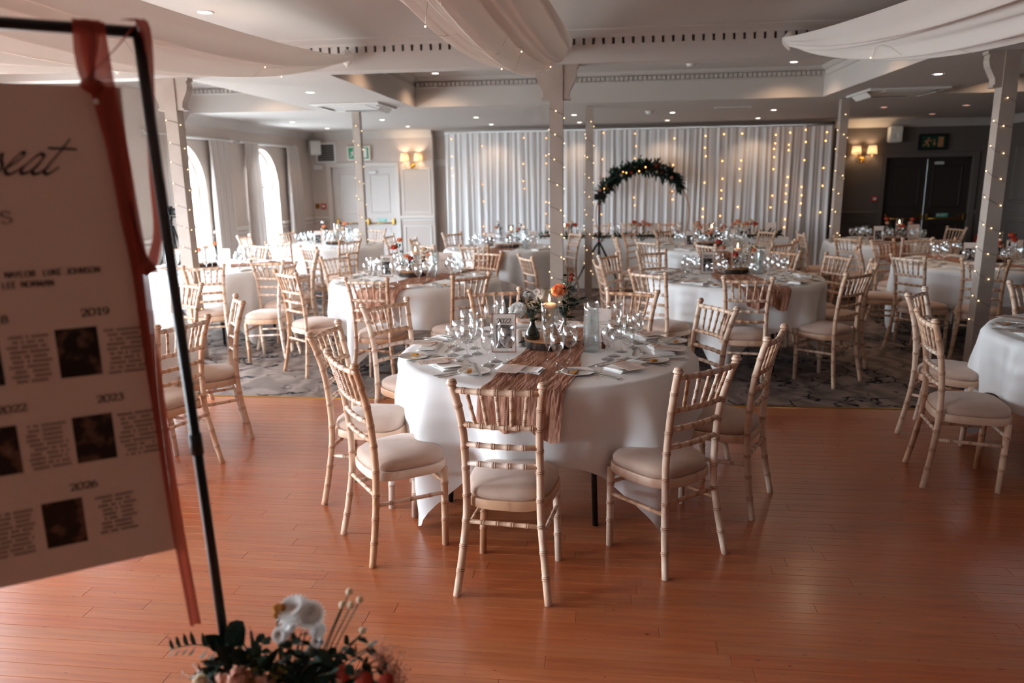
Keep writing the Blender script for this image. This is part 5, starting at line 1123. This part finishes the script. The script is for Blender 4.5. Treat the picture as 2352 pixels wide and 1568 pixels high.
for y_, (a, b), z in (('2019', (-.152, -.110), 1.411), ('2023', (-.146, -.105), 1.256), ('2026', (-.206, -.164), 1.103), ('2022', (-.293, -.251), 1.259), ('2018', (-.299, -.257), 1.411)): text(L_, y_, a, b, z, 0.0125, pb, 0.2, 0.09)
text(L_, 'RS', -.266, -.229, 1.572, 0.019, pb, 0.16, 0.06)
text(L_, 'NAYLOR', -.252, -.209, 1.4845, 0.0095, pb, 0.2, 0.1); text(L_, 'LUKE JOHNSON', -.198, -.116, 1.4845, 0.0095, pb, 0.2, 0.1); text(L_, 'LEE NORMAN', -.257, -.186, 1.4675, 0.0095, pb, 0.2, 0.1)
for path in ([(-.246, 1.651), (-.238, 1.653), (-.232, 1.662), (-.232, 1.672), (-.229, 1.681), (-.236, 1.676), (-.244, 1.668)],
             [(-.232, 1.656), (-.22, 1.663), (-.205, 1.674), (-.199, 1.682), (-.204, 1.682), (-.213, 1.674), (-.226, 1.66), (-.229, 1.653), (-.225, 1.649), (-.215, 1.653), (-.202, 1.662)],
             [(-.173, 1.678), (-.177, 1.681), (-.188, 1.674), (-.203, 1.66), (-.208, 1.652), (-.205, 1.65), (-.195, 1.654), (-.181, 1.667), (-.171, 1.679)], [(-.171, 1.679), (-.185, 1.661), (-.192, 1.653), (-.19, 1.649), (-.181, 1.652), (-.169, 1.66)],
             [(-.133, 1.705), (-.149, 1.685), (-.165, 1.667), (-.175, 1.654), (-.174, 1.649), (-.167, 1.651), (-.154, 1.66)]): nib(L_, path, pb, 0.0016, 0.0062, 0.75)
nib(L_, [(-.166, 1.690), (-.146, 1.689), (-.125, 1.688)], pb, 0.002, 0.0032, 1.2)
stuff(L_.build('lettering', X['ink'], bd_))
N_ = MB(); r_ = random.Random(14)                        # the small name lists, too blurred to read: rows of letter marks
for (a, b), zt, n in (((-.123, -.059), 1.387, 10), ((-.263, -.205), 1.389, 10), ((-.120, -.054), 1.233, 10), ((-.254, -.200), 1.234, 10), ((-.176, -.100), 1.085, 9), ((-.325, -.268), 1.086, 10)):
    for k in range(n):
        z = zt-0.0084*(k+0.5); c = (a+b)/2+r_.uniform(-.003, .003); words = r_.choice(((6, 7), (5, 8), (4, 7), (5, 6), (7, 7), (4, 9))); tot = sum(words)+1; s = c-tot*0.00205
        for w in words:
            for q in range(w):
                if r_.random() < 0.93: N_.add([B3(s, z-.0021, .0051), B3(s+.0028, z-.0021, .0051), B3(s+.0028, z+.0021, .0051), B3(s, z+.0021, .0051)], [(0, 1, 2, 3)])
                s += .0041
            s += .0041
stuff(N_.build('small_lettering', X['inkgrey'], bd_))
# ribbons
rb = thing('ribbon_bow', 'rust chiffon ribbons tied over the corner of the sign stand', 'ribbon', (0, 0, 0))
def rib(name, pts, wid, off, sd=None):
    mb = MB(); P = smooth_path([B3(s, z, o) for (s, z), o in zip(pts, off)], 5); n = len(P); Wd = []
    for i in range(n):
        q = i/(n-1)*(len(wid)-1); k = min(int(q), len(wid)-2); Wd.append(wid[k]+(wid[k+1]-wid[k])*(q-k))
    vs = []; side = (sd or DS)
    for i, (p, w) in enumerate(zip(P, Wd)):
        for j in range(5): t_ = (j-2)/4; vs.append(p+side*(w*t_)+NS*(0.004*math.cos(t_*9+i*0.22)))
    fs = [(i*5+j, i*5+j+1, i*5+j+6, i*5+j+5) for i in range(n-1) for j in range(4)]
    mb.add(vs, fs, 0, True); return mb.build(name, X['ribbon'], rb)
rib('tail', [(-.083, 1.888), (-.077, 1.788), (-.066, 1.684), (-.060, 1.574), (-.054, 1.483), (-.053, 1.342), (-.049, 1.176), (-.044, 1.001), (-.033, 0.79)], [.042, .038, .032, .030, .027, .024, .022, .021, .020], [.013, .02, .02, .02, .018, .016, .016, .016, .016])
rib('tail', [(-.088, 1.89), (-.094, 1.84), (-.097, 1.80), (-.088, 1.775)], [.04, .034, .022, .008], [.014, .022, .026, .026])
rib('band', [(-.012, 1.892), (-.054, 1.843), (-.098, 1.797)], [.024, .022, .026], [.016, .026, .03], Vector((DS.x*.75, DS.y*.75, 0.66)))
rib('tail', [(-.03, 1.893), (-.004, 1.884), (-.008, 1.756), (-.014, 1.647), (-.018, 1.55), (-.035, 1.492)], [.022, .018, .016, .015, .015, .02], [.014, .012, -.012, -.014, -.012, .01])
rib('tail', [(-.060, 1.60), (-.052, 1.52), (-.038, 1.478)], [.01, .016, .03], [.024, .026, .022])
MB().tube([B3(-.105, 1.79, .024), B3(-.092, 1.785, .03), B3(-.078, 1.79, .024)], [0.008, 0.014, 0.008], 8).build('knot', X['ribbon'], rb)
MB().ball(B3(-.0885, 1.762, .03), 0.0042, 8, 6).build('pearl_pin', X['petalw'], rb)
MB().tube([B3(-.055, 1.492, .024), B3(-.045, 1.486, .028), B3(-.030, 1.49, .022)], [0.006, 0.012, 0.006], 8).build('knot', X['ribbon'], rb)

# ------------------------------------------------------------------ flowers fixed to the foot of the sign
def FP(u, v, dy=0.0):
    k = (1.25+dy)/1.25; p = Vector((-0.86+(u-385)*0.000906, 1.25, 0.71+(1490-v)*0.00108)); return Vector((p.x*k, p.y*k, EYE+(p.z-EYE)*k))
fa = thing('flower_arrangement', 'mixed flower arrangement with leaves on the right leg of the sign stand', 'flowers', tuple(FP(640, 1600)))
ORG = FP(640, 1600); loc = lambda u, v, dy=0.0: FP(u, v, dy)-ORG
r_ = random.Random(19)
MB().ball((0, 0, -0.01), 0.11, 14, 8, 0, (1.25, 0.6, 0.55)).build('moss_base', X['moss'], fa)
ms = MB()
def sprigto(u, v, dy, n, L, me, dens=1.0, r0=(640, 1570)):
    tip = loc(u, v, dy); b = loc(r0[0]+(u-r0[0])*0.35, 1570, dy*0.3); mid = b.lerp(tip, 0.55)+Vector((0, 0, 0.012)); path = smooth_path([b, mid, tip], 6); ms.tube(path, 0.0016, 5)
    for k in range(n):
        q = 0.25+0.75*(k+0.5)/n; p = path[min(int(q*(len(path)-1)), len(path)-1)]; td = (tip-b).normalized(); sd = Vector((td.z, r_.uniform(-.5, .5), -td.x))*(1 if k % 2 else -1)
        leaf_obj(fa, p, td*0.6+sd+Vector((0, -0.25, 0)), L*(1.05-0.45*q)*r_.uniform(.85, 1.1), me, r_.uniform(-.5, .5))
    leaf_obj(fa, tip, tip-b, L*0.6, me)
def fern(p0, p1, n, L, me):
    a, b = loc(*p0), loc(*p1); mid = a.lerp(b, .5)+Vector((0, 0, 0.014)); path = smooth_path([a, mid, b], 8); ms.tube(path, 0.0013, 5)
    for k in range(n):
        q = (k+0.5)/n; p = path[int(q*(len(path)-1))]; td = (b-a).normalized()
        for s in (-1, 1): leaf_obj(fa, p, td*0.55+Vector((td.z, 0, -td.x))*s, L*(1.1-0.5*q), me, 0.3*s)
fern((520, 1490, -0.01), (388, 1492, -0.02), 7, 0.036, LEAFR); fern((560, 1540, -0.03), (450, 1540, -0.04), 5, 0.036, LEAF); fern((600, 1500, 0), (618, 1455, -0.02), 5, 0.022, LEAFR)
for u, v, dy, L in ((545, 1432, 0.0, 0.055), (585, 1442, 0.02, 0.05), (505, 1455, 0.0, 0.06), (525, 1475, -0.04, 0.06), (560, 1480, -0.05, 0.07), (490, 1520, -0.04, 0.06), (600, 1490, -0.02, 0.06), (625, 1480, -0.05, 0.055), (640, 1500, -0.06, 0.05)):
    q = loc(u, v, dy); b = loc(u+(610-u)*0.5, v+62, dy+0.01); ms.tube([b, q], 0.0018, 5); leaf_obj(fa, b.lerp(q, 0.35), (q-b)+Vector((r_.uniform(-.01, .01), -0.02, 0)), (q-b).length*0.9+0.006, LEAF if r_.random() < .7 else LEAFR, r_.uniform(-.8, .8))
for u, v, dy in ((700, 1440, 0), (730, 1448, -0.03), (690, 1475, -0.05), (750, 1470, -0.02), (660, 1510, -0.07), (720, 1500, -0.07)): sprigto(u, v, dy, 6, 0.04, LEAF)
for u, v, dy in ((780, 1478, -0.03), (830, 1440, 0.0), (850, 1462, -0.02), (800, 1500, -0.06), (760, 1520, -0.07), (870, 1500, -0.03), (680, 1455, -0.03)): sprigto(u, v, dy, 6, 0.042, LEAFR)
for u, v, dy in ((590, 1525, -0.08), (650, 1520, -0.085), (630, 1535, -0.09), (570, 1545, -0.08), (575, 1500, -0.05)): sprigto(u, v, dy, 7, 0.022, LEAFY)
def bloom(kind, u, v, dy, R, mt, ax=(0.1, -0.9, 0.5)):
    f = MB(); mats = X[mt]; p = loc(u, v, dy); b = loc(640+(u-640)*0.4, 1575, dy*0.3); ms.tube(smooth_path([b, b.lerp(p, .5)+Vector((0, 0, .01)), p], 4), 0.0016, 5)
    if kind == 'mum': daisy(f, (0, 0, 0), R, 0, 1, 22, 0.12, 3, ax); mats = [X[mt], X['petalc']]
    elif kind == 'rose': rose(f, (0, 0, 0), R)
    elif kind == 'pom':
        f.ball((0, 0, 0), R*0.9, 12, 8)
        for k in range(90):
            z = 1-2*(k+.5)/90; a = k*2.39996; q = math.sqrt(1-z*z); f.ball((R*q*math.cos(a), R*q*math.sin(a), R*z), R*0.16, 5, 3)
    elif kind == 'spray':
        for k in range(70): c = Vector((r_.gauss(0, R*.5), r_.gauss(0, R*.4), r_.gauss(0, R*.6))); f.ball(c, 0.0022, 5, 3); f.tube([(0, 0, -R), c], 0.0004, 3)
    elif kind == 'bud': f.lathe([(0, 0), (R*.7, R*.4), (R*.9, R), (R*.6, R*1.7), (0, R*2)], 8)
    o = f.build('bloom', mats, fa); o.location = p
    if kind == 'rose': o.rotation_euler = (1.0, r_.uniform(-.3, .3), r_.uniform(0, 3))
    if kind == 'bud': o.rotation_euler = (r_.uniform(-.3, .3), 0.4, 0)
bloom('mum', 686, 1395, -.01, .036, 'petalw', (-.1, -.5, .9)); bloom('mum', 722, 1402, .0, .032, 'petalw', (.3, -.5, .8)); bloom('mum', 676, 1424, -.02, .018, 'petalw', (-.4, -.8, .4)); bloom('mum', 652, 1447, -.03, .018, 'petalw'); bloom('mum', 738, 1432, .01, .018, 'petalw', (.5, -.6, .5)); bloom('mum', 735, 1456, -.03, .014, 'petalw')
for k in range(6): bloom('pom', 648+r_.uniform(-6, 14), 1396+r_.uniform(-12, 12), -.02, .007, 'petaly')
for u, v in ((834, 1373), (813, 1385), (811, 1360), (834, 1437), (850, 1466), (794, 1386), (664, 1500)): bloom('bud', u, v, -.01, .008, 'petalc')
for u, v, R, m in ((835, 1532, .015, 'petalr'), (884, 1530, .013, 'petalr'), (878, 1552, .016, 'petalr'), (900, 1560, .014, 'petalr'), (850, 1566, .015, 'petalr'), (790, 1518, .014, 'petalr'), (870, 1575, .015, 'petalr'), (808, 1519, .008, 'petalc'), (645, 1560, .010, 'petalo')): bloom('pom', u, v, -.06, R, m)
for u, v, R, m in ((540, 1552, .022, 'petalp'), (500, 1566, .02, 'petalp'), (597, 1566, .021, 'petalp'), (568, 1575, .018, 'petalo'), (450, 1558, .012, 'petalc'), (735, 1578, .018, 'petalp'), (520, 1585, .02, 'petalo')): bloom('rose', u, v, -.08, R, m)
for u, v in ((895, 1500), (905, 1530), (880, 1480), (760, 1545), (780, 1560), (470, 1550)): bloom('spray', u, v, -.03, .03, 'petalp' if u > 700 else 'petalw')
fg = MB()
for k in range(330):
    u = r_.uniform(450, 870); top = 1560-75*math.exp(-((u-560)/90)**2)-95*math.exp(-((u-745)/90)**2); p = loc(u, r_.uniform(top, 1620), r_.uniform(-.06, .06)); fg.leaf(p, (r_.gauss(0, 1), r_.gauss(-.5, .7), r_.gauss(.3, .8)), (0, 0, 1), r_.uniform(.028, .05), .021)
stuff(fg.build('filler_leaves', X['leaf'], fa)); ms.build('stem', X['stem'], fa)

# ------------------------------------------------------------------ labels counted from the left of the view
for (look, where), items in RANK.items():
    items.sort(key=lambda e: proj(e[1])[0])
    for i, (o, p) in enumerate(items): o['label'] = '%s %s' % (look, where) if len(items) == 1 else '%s %s from left %s' % (ORD[i] if i < len(ORD) else 'last', look, where)
